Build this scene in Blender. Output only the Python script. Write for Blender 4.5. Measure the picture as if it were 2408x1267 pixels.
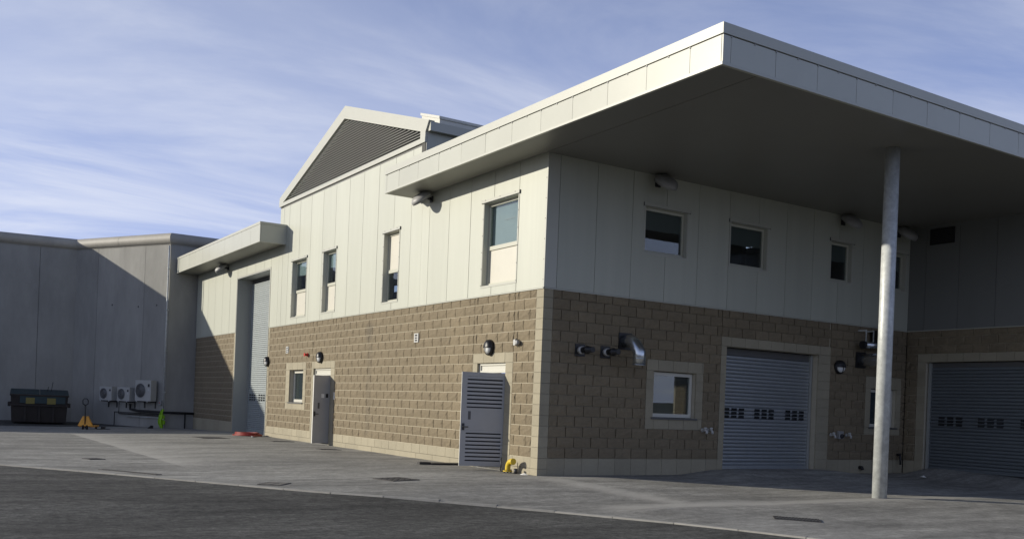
import bpy, bmesh, math, random
from mathutils import Vector, Matrix, noise
random.seed(7)
for o in list(bpy.data.objects): bpy.data.objects.remove(o)
scene = bpy.context.scene
col = scene.collection

# ------------------------------------------------------------------ camera
YAW, ROLL = math.radians(32.721), math.radians(2.239)
d_ = Vector((math.sin(YAW), math.cos(YAW), 0.0))
r_ = Vector((math.cos(YAW), -math.sin(YAW), 0.0)); u_ = Vector((0, 0, 1))
r2 = math.cos(ROLL)*r_ + math.sin(ROLL)*u_; u2 = -math.sin(ROLL)*r_ + math.cos(ROLL)*u_
CAM = Vector((-11.175, -16.353, 1.413))
cd = bpy.data.cameras.new('camera'); cam = bpy.data.objects.new('camera', cd); col.objects.link(cam)
cam.matrix_world = Matrix(((r2.x, u2.x, -d_.x, CAM.x), (r2.y, u2.y, -d_.y, CAM.y), (r2.z, u2.z, -d_.z, CAM.z), (0, 0, 0, 1)))
cd.sensor_fit = 'HORIZONTAL'; cd.sensor_width = 36.0
cd.lens = 36.0*2259.7/2408.0
cd.shift_y = (954.4-633.5)/2408.0
cd.clip_end = 5000.0
scene.camera = cam

# ------------------------------------------------------------------ sky, sun, exposure
SUN = Vector((-1.0, 0.69, 0.333)).normalized()
SUN_EL = math.asin(SUN.z); SUN_ROT = math.atan2(SUN.x, SUN.y)
world = bpy.data.worlds.new('World'); scene.world = world; world.use_nodes = True
nt = world.node_tree; nt.nodes.clear(); N = nt.nodes.new; L = nt.links.new
sky = N('ShaderNodeTexSky'); sky.sky_type = 'NISHITA'; sky.sun_disc = False
sky.sun_elevation = SUN_EL; sky.sun_rotation = SUN_ROT % (2*math.pi)
sky.altitude = 100.0; sky.air_density = 1.0; sky.dust_density = 0.6; sky.ozone_density = 2.4
tc = N('ShaderNodeTexCoord'); sp = N('ShaderNodeSeparateXYZ'); L(tc.outputs['Generated'], sp.inputs[0])
def wm(op, a, b=None, c=None):
    n = N('ShaderNodeMath'); n.operation = op
    for i, v in enumerate((a, b, c)):
        if v is None: continue
        if isinstance(v, (int, float)): n.inputs[i].default_value = v
        else: L(v, n.inputs[i])
    return n.outputs[0]
den = wm('ADD', wm('MAXIMUM', sp.outputs[2], 0.0), 0.12)
cx = N('ShaderNodeCombineXYZ'); L(wm('DIVIDE', sp.outputs[0], den), cx.inputs[0]); L(wm('DIVIDE', sp.outputs[1], den), cx.inputs[1])
mp = N('ShaderNodeMapping'); mp.inputs['Rotation'].default_value = (0, 0, math.radians(-20)); mp.inputs['Scale'].default_value = (0.62, 1.10, 1); mp.inputs['Location'].default_value = (3.3, 5.5, 0)
L(cx.outputs[0], mp.inputs[0])
n1 = N('ShaderNodeTexNoise'); n1.inputs['Scale'].default_value = 0.62; n1.inputs['Detail'].default_value = 9; n1.inputs['Roughness'].default_value = 0.50; n1.inputs['Distortion'].default_value = 0.35
L(mp.outputs[0], n1.inputs['Vector'])
cr = N('ShaderNodeValToRGB'); cr.color_ramp.elements[0].position = 0.34; cr.color_ramp.elements[1].position = 0.70
cr.color_ramp.interpolation = 'EASE'
L(n1.outputs[0], cr.inputs[0])
# a second, finer layer of torn cirrus
mp2 = N('ShaderNodeMapping'); mp2.inputs['Rotation'].default_value = (0, 0, math.radians(10)); mp2.inputs['Scale'].default_value = (0.60, 1.25, 1); mp2.inputs['Location'].default_value = (9.1, 2.2, 0)
L(cx.outputs[0], mp2.inputs[0])
n2 = N('ShaderNodeTexNoise'); n2.inputs['Scale'].default_value = 0.9; n2.inputs['Detail'].default_value = 10; n2.inputs['Roughness'].default_value = 0.60; n2.inputs['Distortion'].default_value = 0.7
L(mp2.outputs[0], n2.inputs['Vector'])
cr2 = N('ShaderNodeValToRGB'); cr2.color_ramp.elements[0].position = 0.44; cr2.color_ramp.elements[1].position = 0.74; cr2.color_ramp.interpolation = 'EASE'
L(n2.outputs[0], cr2.inputs[0])
# thin cirrus veil thickens towards the horizon, as it does along a longer path of air
path = wm('POWER', wm('SUBTRACT', 1.0, wm('MINIMUM', wm('MAXIMUM', sp.outputs[2], 0.0), 1.0)), 2.2)
veil = wm('MULTIPLY', path, 0.85)
# the haze brightens and whitens round the sun (forward scattering)
dsun = N('ShaderNodeVectorMath'); dsun.operation = 'DOT_PRODUCT'; L(tc.outputs['Generated'], dsun.inputs[0]); dsun.inputs[1].default_value = SUN
glow = wm('MULTIPLY', wm('POWER', wm('MAXIMUM', dsun.outputs['Value'], 0.0), 2.0), wm('MULTIPLY', path, 0.75))
cov = wm('MULTIPLY', wm('ADD', wm('MULTIPLY', cr.outputs[0], 0.55), wm('MULTIPLY', cr2.outputs[0], 0.75)), wm('ADD', wm('MULTIPLY', path, 1.05), 0.02))
cov = wm('MINIMUM', wm('ADD', cov, glow), 0.92)
skyt = N('ShaderNodeMix'); skyt.data_type = 'RGBA'; skyt.blend_type = 'MULTIPLY'; skyt.inputs['Factor'].default_value = 1.0
L(sky.outputs[0], skyt.inputs['A']); skyt.inputs['B'].default_value = (0.98, 0.90, 1.06, 1)
mx = N('ShaderNodeMix'); mx.data_type = 'RGBA'
mv = N('ShaderNodeMix'); mv.data_type = 'RGBA'; L(veil, mv.inputs['Factor']); L(skyt.outputs['Result'], mv.inputs['A']); mv.inputs['B'].default_value = (4.5, 5.9, 11.3, 1)
L(cov, mx.inputs['Factor']); L(mv.outputs['Result'], mx.inputs['A']); mx.inputs['B'].default_value = (9.6, 9.9, 10.7, 1)
bg = N('ShaderNodeBackground'); bg.inputs['Strength'].default_value = 0.092
L(mx.outputs['Result'], bg.inputs['Color'])
wo = N('ShaderNodeOutputWorld'); L(bg.outputs[0], wo.inputs['Surface'])

sd = bpy.data.lights.new('sun', 'SUN'); sd.energy = 4.95; sd.angle = math.radians(0.53); sd.color = (1.0, 0.93, 0.80)
so = bpy.data.objects.new('sun', sd); col.objects.link(so); so.location = (-40, 30, 40)
so.rotation_euler = (-SUN).to_track_quat('-Z', 'Y').to_euler()
vs = scene.view_settings; vs.view_transform = 'Standard'; vs.look = 'None'; vs.gamma = 1.0; vs.use_curve_mapping = False
vs.exposure = 0.0
scene.render.engine = 'CYCLES'; scene.render.resolution_x = 1024; scene.render.resolution_y = 538
scene.cycles.max_bounces = 8

# ------------------------------------------------------------------ materials
MATS = {}
def mat(name, base, rough=0.7, metal=0.0, var=0.0, scale=4.0, bump=0.0, bscale=60.0, objvar=0.0, coat=0.0, stretch=(1, 1, 1), var2=0.0, scale2=0.6, spec=0.5, tint=None, objcoord=False):
    """procedural material: two octaves of colour variation, optional relief and per-object variation"""
    m = bpy.data.materials.new(name); m.use_nodes = True; MATS[name] = m
    t = m.node_tree; b = t.nodes['Principled BSDF']
    b.inputs['Base Color'].default_value = (*base, 1); b.inputs['Roughness'].default_value = rough
    b.inputs['Metallic'].default_value = metal; b.inputs['Specular IOR Level'].default_value = spec
    if coat: b.inputs['Coat Weight'].default_value = coat; b.inputs['Coat Roughness'].default_value = 0.25
    g = t.nodes.new('ShaderNodeNewGeometry'); tcn = t.nodes.new('ShaderNodeTexCoord')
    mpn = t.nodes.new('ShaderNodeMapping'); mpn.inputs['Scale'].default_value = stretch
    t.links.new(tcn.outputs['Object'] if objcoord else g.outputs['Position'], mpn.inputs[0]); vec = mpn.outputs[0]
    cur = None
    def mul(a, val):
        n = t.nodes.new('ShaderNodeMix'); n.data_type = 'RGBA'; n.blend_type = 'MULTIPLY'; n.inputs['Factor'].default_value = 1
        if a is None: n.inputs['A'].default_value = (*base, 1)
        else: t.links.new(a, n.inputs['A'])
        t.links.new(val, n.inputs['B']); return n.outputs['Result']
    def gain(fac, amount):
        r = t.nodes.new('ShaderNodeMapRange'); r.inputs['From Min'].default_value = 0.25; r.inputs['From Max'].default_value = 0.75
        r.inputs['To Min'].default_value = 1-amount; r.inputs['To Max'].default_value = 1+amount
        t.links.new(fac, r.inputs['Value']); return r.outputs[0]
    for v, s, d in ((var, scale, 7), (var2, scale2, 4)):
        if v:
            nn = t.nodes.new('ShaderNodeTexNoise'); nn.inputs['Scale'].default_value = s; nn.inputs['Detail'].default_value = d; nn.inputs['Roughness'].default_value = 0.65
            t.links.new(vec, nn.inputs['Vector']); cur = mul(cur, gain(nn.outputs[0], v))
    if objvar:
        oi = t.nodes.new('ShaderNodeObjectInfo'); r = t.nodes.new('ShaderNodeMapRange')
        r.inputs['To Min'].default_value = 1-objvar; r.inputs['To Max'].default_value = 1+objvar
        t.links.new(oi.outputs['Random'], r.inputs['Value']); cur = mul(cur, r.outputs[0])
    if cur is not None: t.links.new(cur, b.inputs['Base Color'])
    if bump:
        nn = t.nodes.new('ShaderNodeTexNoise'); nn.inputs['Scale'].default_value = bscale; nn.inputs['Detail'].default_value = 5
        t.links.new(vec, nn.inputs['Vector']); bn = t.nodes.new('ShaderNodeBump'); bn.inputs['Strength'].default_value = bump; bn.inputs['Distance'].default_value = 0.02
        t.links.new(nn.outputs[0], bn.inputs['Height']); t.links.new(bn.outputs[0], b.inputs['Normal'])
    m['cur'] = 1
    return m
mat('cladding', (0.439, 0.451, 0.378), 0.45, var=0.045, scale=5, objvar=0.03, stretch=(1, 1, .06), var2=.04, scale2=.9, bump=.10, bscale=1.1)
mat('fascia_paint', (0.465, 0.470, 0.402), 0.28, var=0.03, scale=1.5, objvar=0.03, spec=0.42, var2=.03)
mat('trim_paint', (0.449, 0.452, 0.387), 0.35, var=0.02)
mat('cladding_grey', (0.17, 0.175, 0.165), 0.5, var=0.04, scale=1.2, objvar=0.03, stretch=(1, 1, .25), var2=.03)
mat('shutter_slate', (0.15, 0.17, 0.18), 0.42, metal=.3, var=.06, scale=4, objvar=.03)
mat('soffit', (0.202, 0.198, 0.175), 0.45, var=0.04, scale=.8)
mat('joint_backing', (0.07, 0.07, 0.062), 0.8)
mat('split_block', (0.201, 0.163, 0.104), 0.92, var=0.17, scale=14, bump=0.7, bscale=34, objvar=0.07, var2=.10, scale2=1.3)
mat('smooth_block', (0.319, 0.286, 0.204), 0.85, var=0.07, scale=20, bump=0.10, bscale=120, objvar=0.06, var2=.09, scale2=1.2)
mat('mortar', (0.465, 0.424, 0.321), 0.9, var=0.10, scale=9)
mat('window_paint', (0.479, 0.479, 0.391), 0.35, var=.02)
mat('window_white', (0.575, 0.566, 0.495), 0.35, var=.02)
mat('infill', (0.526, 0.506, 0.427), 0.45, var=.03, scale=3)
mat('blind_pale', (0.50, 0.55, 0.55), 0.8, var=.05, scale=2)
mat('blind_grey', (0.224, 0.232, 0.224), 0.8, var=.05, scale=2)
mat('blind_dark', (0.07, 0.075, 0.08), 0.8)
mat('flash_dark', (0.10, 0.10, 0.095), 0.5)
mat('jamb_metal', (0.302, 0.311, 0.286), 0.5, var=.03)
mat('shutter_galv', (0.399, 0.435, 0.435), 0.38, metal=0.35, var=.07, scale=5, objvar=.03)
mat('shutter_dark', (0.484, 0.517, 0.539), 0.34, metal=0.72, var=.06, scale=4, objvar=.03)
mat('vision_glass', (0.018, 0.02, 0.022), 0.12)
mat('louvre_metal', (0.20, 0.205, 0.18), 0.45, var=.04)
mat('door_grey', (0.382, 0.382, 0.370), 0.42, var=.04, scale=5, bump=.03)
mat('door_edge_lit', (0.72, 0.71, 0.64), 0.4)  # paler than the leaf, standing in for sun on its free edge
mat('black_plastic', (0.014, 0.014, 0.015), 0.45)
mat('dark_steel', (0.05, 0.05, 0.052), 0.5, metal=.4, var=.15, scale=20)
mat('iron', (0.055, 0.052, 0.05), 0.75, metal=.2, var=.25, scale=25, bump=.2)
mat('iron_worn', (0.15, 0.145, 0.135), 0.55, metal=.3, var=.2, scale=25)
mat('galv_steel', (0.475, 0.494, 0.480), 0.45, metal=0.12, var=.26, scale=11, var2=.16, scale2=2.5, bump=.04, bscale=25)
mat('duct_metal', (0.600, 0.636, 0.660), 0.27, metal=0.95, var=.06, scale=10)
mat('precast', (0.293, 0.288, 0.261), 0.85, var=.10, scale=2.2, bump=.10, bscale=30, objvar=.05, stretch=(1, 1, .35), var2=.14, scale2=.9)
mat('coping', (0.387, 0.365, 0.310), 0.62, var=.08, scale=3, objvar=.05, var2=.08)
mat('aircon_white', (0.400, 0.400, 0.375), 0.45, var=.03)
mat('grille_dark', (0.05, 0.052, 0.055), 0.5)
mat('orange_paint', (0.78, 0.36, 0.03), 0.42, var=.06)
mat('yellow_paint', (0.60, 0.43, 0.03), 0.38, var=.10, scale=12)
mat('sticker_yellow', (0.190, 0.162, 0.039), 0.6, var=.15, scale=20)
mat('skip_brown', (0.022, 0.017, 0.014), 0.7, var=.3, scale=5)
mat('skip_teal', (0.009, 0.031, 0.036), 0.5, var=.2, scale=4)
mat('rubber', (0.015, 0.015, 0.015), 0.8)
mat('vest', (0.252, 0.510, 0.018), 0.7, var=.08, scale=9)
mat('vest_tape', (0.55, 0.57, 0.55), 0.3)
mat('green_paint', (0.03, 0.13, 0.06), 0.5)
mat('red_hose', (0.252, 0.021, 0.012), 0.5, var=.1, scale=8)
mat('red_plastic', (0.45, 0.02, 0.012), 0.4)
mat('paper', (0.80, 0.79, 0.74), 0.8)
mat('lamp_glass', (0.74, 0.75, 0.72), 0.25)
mat('grey_plastic', (0.30, 0.30, 0.29), 0.5)
mat('white_plastic', (0.484, 0.484, 0.457), 0.45)
mat('edging', (0.312, 0.305, 0.277), 0.85, var=.14, scale=6, objvar=.08)
mat('grass_hill', (0.10, 0.095, 0.05), 0.95, var=.25, scale=.05, var2=.2, scale2=.01)

def glass_mat():
    m = bpy.data.materials.new('glass'); m.use_nodes = True; MATS['glass'] = m
    t = m.node_tree; t.nodes.clear(); o = t.nodes.new('ShaderNodeOutputMaterial')
    tr = t.nodes.new('ShaderNodeBsdfTransparent'); tr.inputs[0].default_value = (0.74, 0.79, 0.79, 1)
    gl = t.nodes.new('ShaderNodeBsdfGlossy'); gl.inputs['Roughness'].default_value = 0.0; gl.inputs[0].default_value = (0.95, 0.97, 1, 1)
    lw = t.nodes.new('ShaderNodeNewGeometry'); dt = t.nodes.new('ShaderNodeVectorMath'); dt.operation = 'DOT_PRODUCT'
    t.links.new(lw.outputs['Incoming'], dt.inputs[0]); t.links.new(lw.outputs['Normal'], dt.inputs[1])
    def M(op, a, b):
        n = t.nodes.new('ShaderNodeMath'); n.operation = op
        for i, v in enumerate((a, b)):
            if isinstance(v, (int, float)): n.inputs[i].default_value = v
            elif v is not None: t.links.new(v, n.inputs[i])
        return n
    ab = M('ABSOLUTE', dt.outputs['Value'], None); om = M('SUBTRACT', 1.0, ab.outputs[0]); p5 = M('POWER', om.outputs[0], 5.0)
    fr = M('ADD', M('MULTIPLY', p5.outputs[0], 0.92).outputs[0], 0.08)
    mx = t.nodes.new('ShaderNodeMixShader')
    t.links.new(fr.outputs[0], mx.inputs[0]); t.links.new(tr.outputs[0], mx.inputs[1]); t.links.new(gl.outputs[0], mx.inputs[2]); t.links.new(mx.outputs[0], o.inputs[0])
glass_mat()

def ground_mat(name, base, rough, patches, streak, bump, bscale, speck):
    """worn paving: broad patches, long streaks (soft shadows on the asphalt), fine aggregate and relief"""
    m = bpy.data.materials.new(name); m.use_nodes = True; MATS[name] = m
    t = m.node_tree; b = t.nodes['Principled BSDF']; b.inputs['Roughness'].default_value = rough; b.inputs['Specular IOR Level'].default_value = 0.3
    g = t.nodes.new('ShaderNodeNewGeometry'); cur = None
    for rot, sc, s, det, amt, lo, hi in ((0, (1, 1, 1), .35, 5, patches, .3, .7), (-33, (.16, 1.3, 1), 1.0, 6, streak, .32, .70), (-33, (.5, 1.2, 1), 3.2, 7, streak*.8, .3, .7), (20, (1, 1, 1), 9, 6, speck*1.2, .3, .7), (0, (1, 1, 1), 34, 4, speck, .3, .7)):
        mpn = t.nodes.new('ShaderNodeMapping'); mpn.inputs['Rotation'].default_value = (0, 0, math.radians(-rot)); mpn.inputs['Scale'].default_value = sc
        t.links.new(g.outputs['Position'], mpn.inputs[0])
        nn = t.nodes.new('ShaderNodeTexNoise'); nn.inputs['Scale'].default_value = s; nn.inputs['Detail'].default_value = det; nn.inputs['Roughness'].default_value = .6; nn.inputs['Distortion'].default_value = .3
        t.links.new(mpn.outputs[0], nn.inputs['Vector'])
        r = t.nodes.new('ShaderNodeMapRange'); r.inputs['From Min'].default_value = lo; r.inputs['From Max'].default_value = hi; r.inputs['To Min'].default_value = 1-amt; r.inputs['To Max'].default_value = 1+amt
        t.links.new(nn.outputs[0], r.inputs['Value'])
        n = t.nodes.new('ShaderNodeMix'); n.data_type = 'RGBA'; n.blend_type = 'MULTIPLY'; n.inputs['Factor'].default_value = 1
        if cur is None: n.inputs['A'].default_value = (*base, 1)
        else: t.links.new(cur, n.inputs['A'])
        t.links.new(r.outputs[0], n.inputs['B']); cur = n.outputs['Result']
    t.links.new(cur, b.inputs['Base Color'])
    nn = t.nodes.new('ShaderNodeTexNoise'); nn.inputs['Scale'].default_value = bscale; nn.inputs['Detail'].default_value = 6; nn.inputs['Roughness'].default_value = .7
    t.links.new(g.outputs['Position'], nn.inputs['Vector']); bn = t.nodes.new('ShaderNodeBump'); bn.inputs['Strength'].default_value = bump; bn.inputs['Distance'].default_value = .012
    t.links.new(nn.outputs[0], bn.inputs['Height']); t.links.new(bn.outputs[0], b.inputs['Normal'])
ground_mat('apron_concrete', (0.262, 0.256, 0.230), 0.85, .18, .30, .45, 40, .20)
ground_mat('asphalt', (0.075, 0.074, 0.066), 0.88, .30, .38, .7, 40, .42)  # its long dark streaks stand in for soft shadows across the yard

def pale_bands():
    """pale bands in the slab colour along its slope breaks, ragged, heavier on one side"""
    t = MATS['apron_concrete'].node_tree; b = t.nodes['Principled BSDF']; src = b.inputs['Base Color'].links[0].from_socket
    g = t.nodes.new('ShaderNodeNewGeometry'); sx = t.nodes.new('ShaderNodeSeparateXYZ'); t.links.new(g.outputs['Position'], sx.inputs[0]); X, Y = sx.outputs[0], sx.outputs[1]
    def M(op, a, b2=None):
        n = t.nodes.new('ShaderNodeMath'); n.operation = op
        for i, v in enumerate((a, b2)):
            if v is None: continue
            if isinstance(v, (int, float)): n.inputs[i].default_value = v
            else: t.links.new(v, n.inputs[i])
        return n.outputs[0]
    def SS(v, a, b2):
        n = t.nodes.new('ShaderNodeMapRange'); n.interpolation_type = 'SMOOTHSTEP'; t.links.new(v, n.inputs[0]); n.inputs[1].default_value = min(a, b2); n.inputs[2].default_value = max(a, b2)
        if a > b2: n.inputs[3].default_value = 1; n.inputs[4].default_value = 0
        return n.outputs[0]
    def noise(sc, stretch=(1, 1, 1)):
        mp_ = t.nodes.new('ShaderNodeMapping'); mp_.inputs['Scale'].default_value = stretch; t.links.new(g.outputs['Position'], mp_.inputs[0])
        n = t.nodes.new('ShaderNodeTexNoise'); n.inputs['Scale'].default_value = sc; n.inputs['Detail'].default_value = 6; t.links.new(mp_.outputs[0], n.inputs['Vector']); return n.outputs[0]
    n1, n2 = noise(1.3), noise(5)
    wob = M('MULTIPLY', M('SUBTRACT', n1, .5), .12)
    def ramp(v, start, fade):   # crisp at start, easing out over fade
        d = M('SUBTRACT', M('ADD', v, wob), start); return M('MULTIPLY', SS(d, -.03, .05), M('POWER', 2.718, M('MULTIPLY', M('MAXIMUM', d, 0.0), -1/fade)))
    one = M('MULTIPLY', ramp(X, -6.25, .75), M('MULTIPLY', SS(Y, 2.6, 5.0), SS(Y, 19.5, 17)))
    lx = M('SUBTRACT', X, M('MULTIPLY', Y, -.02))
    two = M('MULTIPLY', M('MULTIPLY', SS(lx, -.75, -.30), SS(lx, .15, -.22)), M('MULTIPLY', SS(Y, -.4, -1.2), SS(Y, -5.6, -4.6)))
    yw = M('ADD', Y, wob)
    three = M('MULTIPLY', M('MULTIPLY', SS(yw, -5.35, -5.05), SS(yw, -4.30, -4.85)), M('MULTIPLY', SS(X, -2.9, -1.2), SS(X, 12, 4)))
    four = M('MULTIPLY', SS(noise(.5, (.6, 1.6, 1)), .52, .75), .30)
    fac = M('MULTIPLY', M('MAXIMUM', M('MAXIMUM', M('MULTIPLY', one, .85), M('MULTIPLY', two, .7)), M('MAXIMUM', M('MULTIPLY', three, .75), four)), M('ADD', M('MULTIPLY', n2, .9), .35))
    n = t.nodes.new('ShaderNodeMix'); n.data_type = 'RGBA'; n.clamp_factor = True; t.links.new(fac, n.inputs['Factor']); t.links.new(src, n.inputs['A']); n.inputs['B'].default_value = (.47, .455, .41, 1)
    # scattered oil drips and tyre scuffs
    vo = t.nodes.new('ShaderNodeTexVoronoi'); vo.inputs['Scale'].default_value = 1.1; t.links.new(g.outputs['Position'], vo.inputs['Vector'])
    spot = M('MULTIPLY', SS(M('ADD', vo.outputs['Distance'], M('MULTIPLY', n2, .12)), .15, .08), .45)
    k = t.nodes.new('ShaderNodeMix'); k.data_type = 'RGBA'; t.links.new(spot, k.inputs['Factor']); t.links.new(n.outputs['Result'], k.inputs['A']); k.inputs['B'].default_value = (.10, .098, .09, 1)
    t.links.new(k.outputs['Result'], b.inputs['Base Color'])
pale_bands()
def stain(mname, axis, at, width, z0, z1, depth):
    """a soot mark with its own shape on a block wall"""
    t = MATS[mname].node_tree; b = t.nodes['Principled BSDF']; src = b.inputs['Base Color'].links[0].from_socket
    g = t.nodes.new('ShaderNodeNewGeometry'); s = t.nodes.new('ShaderNodeSeparateXYZ'); t.links.new(g.outputs['Position'], s.inputs[0])
    def M(op, a, b2=None):
        n = t.nodes.new('ShaderNodeMath'); n.operation = op
        for i, v in enumerate((a, b2)):
            if v is None: continue
            if isinstance(v, (int, float)): n.inputs[i].default_value = v
            else: t.links.new(v, n.inputs[i])
        return n.outputs[0]
    nz = t.nodes.new('ShaderNodeTexNoise'); nz.inputs['Scale'].default_value = 4
    t.links.new(g.outputs['Position'], nz.inputs['Vector'])
    dx = M('DIVIDE', M('ADD', M('SUBTRACT', s.outputs[axis], at), M('MULTIPLY', M('SUBTRACT', nz.outputs[0], .5), width)), width)
    horiz = M('POWER', 2.718, M('MULTIPLY', M('MULTIPLY', dx, dx), -1.0))
    mr = t.nodes.new('ShaderNodeMapRange'); mr.interpolation_type = 'SMOOTHSTEP'; mr.inputs['From Min'].default_value = z0; mr.inputs['From Max'].default_value = z0+.25; t.links.new(s.outputs[2], mr.inputs[0])
    mr2 = t.nodes.new('ShaderNodeMapRange'); mr2.interpolation_type = 'SMOOTHSTEP'; mr2.inputs['From Min'].default_value = z1; mr2.inputs['From Max'].default_value = z1+.2; mr2.inputs['To Min'].default_value = 1; mr2.inputs['To Max'].default_value = 0; t.links.new(s.outputs[2], mr2.inputs[0])
    fac = M('MULTIPLY', M('MULTIPLY', horiz, M('MULTIPLY', mr.outputs[0], mr2.outputs[0])), depth)
    n = t.nodes.new('ShaderNodeMix'); n.data_type = 'RGBA'; t.links.new(fac, n.inputs['Factor']); t.links.new(src, n.inputs['A']); n.inputs['B'].default_value = (.06, .055, .045, 1)
    t.links.new(n.outputs['Result'], b.inputs['Base Color'])
stain('split_block', 1, 8.6, .24, 2.95, 3.45, .45)
stain('split_block', 1, 8.55, .16, .3, 2.9, .22)

# ------------------------------------------------------------------ mesh helpers
class MB:
    def __init__(s): s.v = []; s.f = []; s.sm = []
    def add(s, vs, fs, smooth=False):
        n = len(s.v); s.v += [tuple(v) for v in vs]; s.f += [tuple(i+n for i in f) for f in fs]; s.sm += [smooth]*len(fs); return s
    def box(s, x0, x1, y0, y1, z0, z1, M=None):
        vs = [Vector((x, y, z)) for x in (x0, x1) for y in (y0, y1) for z in (z0, z1)]
        if M: vs = [M(v) if callable(M) else M @ v for v in vs]
        return s.add(vs, [(0, 1, 3, 2), (4, 6, 7, 5), (0, 4, 5, 1), (2, 3, 7, 6), (0, 2, 6, 4), (1, 5, 7, 3)])
    def prism(s, poly, axis, a0, a1):
        """poly of 2-D points extruded along axis (0,1,2)"""
        n = len(poly)
        def P(p, a):
            l = list(p); l.insert(axis, a); return l
        vs = [P(p, a0) for p in poly]+[P(p, a1) for p in poly]
        return s.add(vs, [tuple(range(n)), tuple(range(2*n-1, n-1, -1))]+[(i, (i+1) % n, n+(i+1) % n, n+i) for i in range(n)])
    def tube(s, pts, r, n=12, cap=True):
        pts = [Vector(p) for p in pts]; rs = r if isinstance(r, (list, tuple)) else [r]*len(pts)
        up = Vector((0, 0, 1)); rings = []
        for i, p in enumerate(pts):
            d = (pts[min(i+1, len(pts)-1)]-pts[max(i-1, 0)]).normalized()
            a = (d.cross(up if abs(d.z) < .95 else Vector((1, 0, 0))) if not rings else prev-d*prev.dot(d)).normalized()
            prev = a; b = d.cross(a)
            rings.append([p+rs[i]*(math.cos(t*2*math.pi/n)*a+math.sin(t*2*math.pi/n)*b) for t in range(n)])
        vs = [v for q in rings for v in q]; fs = []
        for i in range(len(pts)-1):
            for t in range(n): fs.append((i*n+t, i*n+(t+1) % n, (i+1)*n+(t+1) % n, (i+1)*n+t))
        s.add(vs, fs, True)
        if cap:
            k = len(s.v)-len(vs)
            s.f += [tuple(k+t for t in range(n)), tuple(k+(len(pts)-1)*n+t for t in range(n))]; s.sm += [False, False]
        return s
    def lathe(s, prof, n=24, M=None, cap=True):
        """profile [(radius, height)] turned round local z"""
        vs = [Vector((r*math.cos(t*2*math.pi/n), r*math.sin(t*2*math.pi/n), h)) for r, h in prof for t in range(n)]
        if M: vs = [M @ v for v in vs]
        fs = [(i*n+t, i*n+(t+1) % n, (i+1)*n+(t+1) % n, (i+1)*n+t) for i in range(len(prof)-1) for t in range(n)]
        s.add(vs, fs, True)
        if cap:
            k = len(s.v)-len(vs); s.f += [tuple(k+t for t in range(n)), tuple(k+(len(prof)-1)*n+t for t in range(n))]; s.sm += [False, False]
        return s
    def mesh(s, name, m, bevel=0.0, recalc=True):
        me = bpy.data.meshes.new(name); me.from_pydata(s.v, [], s.f)
        me.polygons.foreach_set('use_smooth', s.sm)
        if recalc or bevel:
            bm = bmesh.new(); bm.from_mesh(me)
            if bevel: bmesh.ops.bevel(bm, geom=bm.edges[:], offset=bevel, segments=2, profile=.6, affect='EDGES')
            bmesh.ops.recalc_face_normals(bm, faces=bm.faces[:]); bm.to_mesh(me); bm.free()
        if m: me.materials.append(MATS[m])
        return me
    def build(s, name, m, parent=None, bevel=0.0):
        return link(name, s.mesh(name, m, bevel), parent)
def link(name, me, parent=None, loc=(0, 0, 0), rz=0.0):
    o = bpy.data.objects.new(name, me); col.objects.link(o); o.location = loc; o.rotation_euler = (0, 0, rz)
    if parent is not None: o.parent = parent
    return o
def tag(o, label, cat, group=None):
    o['label'] = label; o['category'] = cat
    if group: o['group'] = group
    return o
def empty(name, label, cat, loc=(0, 0, 0), rz=0.0, group=None):
    o = bpy.data.objects.new(name, None); col.objects.link(o); o.location = loc; o.rotation_euler = (0, 0, rz); o.empty_display_size = .2
    return tag(o, label, cat, group)
def copy_tree(o, parent=None):
    kids = [c for c in bpy.data.objects if c.parent == o]
    c = o.copy(); col.objects.link(c); c.parent = parent
    for k in kids: copy_tree(k, c)
    return c
def struct(o): o['kind'] = 'structure'; return o
def RX(a): return Matrix.Rotation(a, 4, 'X')
def RY(a): return Matrix.Rotation(a, 4, 'Y')
def RZ(a): return Matrix.Rotation(a, 4, 'Z')
def T(x, y, z): return Matrix.Translation((x, y, z))

# ------------------------------------------------------------------ ground
def S(t):
    t = 0 if t < 0 else 1 if t > 1 else t
    return t*t*(3-2*t)
def hf(x, y):
    """finished level of the yard: falls away from the walls, rises at the shutter thresholds"""
    z = -0.10*max(S((-0.6-y)/4.2), S((-x-0.8)/5.2)*0.6)
    z -= 0.14*S((y-19)/8.5)
    z += 0.115*S((x-3.7)/1.5)*S((10.0-x)/1.4)*S((y+1.9)/1.5)
    z += 0.20*S((x-10.6)/1.4)*S((-.35-y)/.6)
    # slope breaks in the slab: crisp on one side, easing out on the other
    if x > -6.25: z += 0.055*(1-math.exp(-(x+6.25)/.9))*S((y-2.6)/2.2)*(1-S((x+4.6)/4.4))*S((19-y)/2)
    if x > -.62: z += 0.034*(1-math.exp(-(x+.62)/.5))*(1-S((x-.2)/3))*S((y+5.0)/.6)*(1-S((y+1.0)/.9))
    z += 0.040*(math.exp(-(y+5.10)/.6) if y > -5.10 else 1-S((-5.10-y)/3))*S((x+2.4)/1.2)*S((9.5-x)/3)
    return z
def hfn(x, y):
    return hf(x, y)+.005*noise.noise((x*.55, y*.55, 3.1))+.003*noise.noise((x*1.6, y*1.6, 7.7))
KERB = [(-120, 95), (-60, 60), (-30, 30), (-20, 18), (-14, 10.2), (-9.46, 4.11), (-8.23, 2.41), (-7.15, .67), (-6.15, -.83), (-5.27, -2.29), (-4.3, -3.31), (-3.36, -4.3), (-2.66, -5.42), (-2.07, -6.56), (-1.42, -8.13), (-.6, -10.5), (.6, -14.5), (2.5, -22), (5, -40)]
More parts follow.
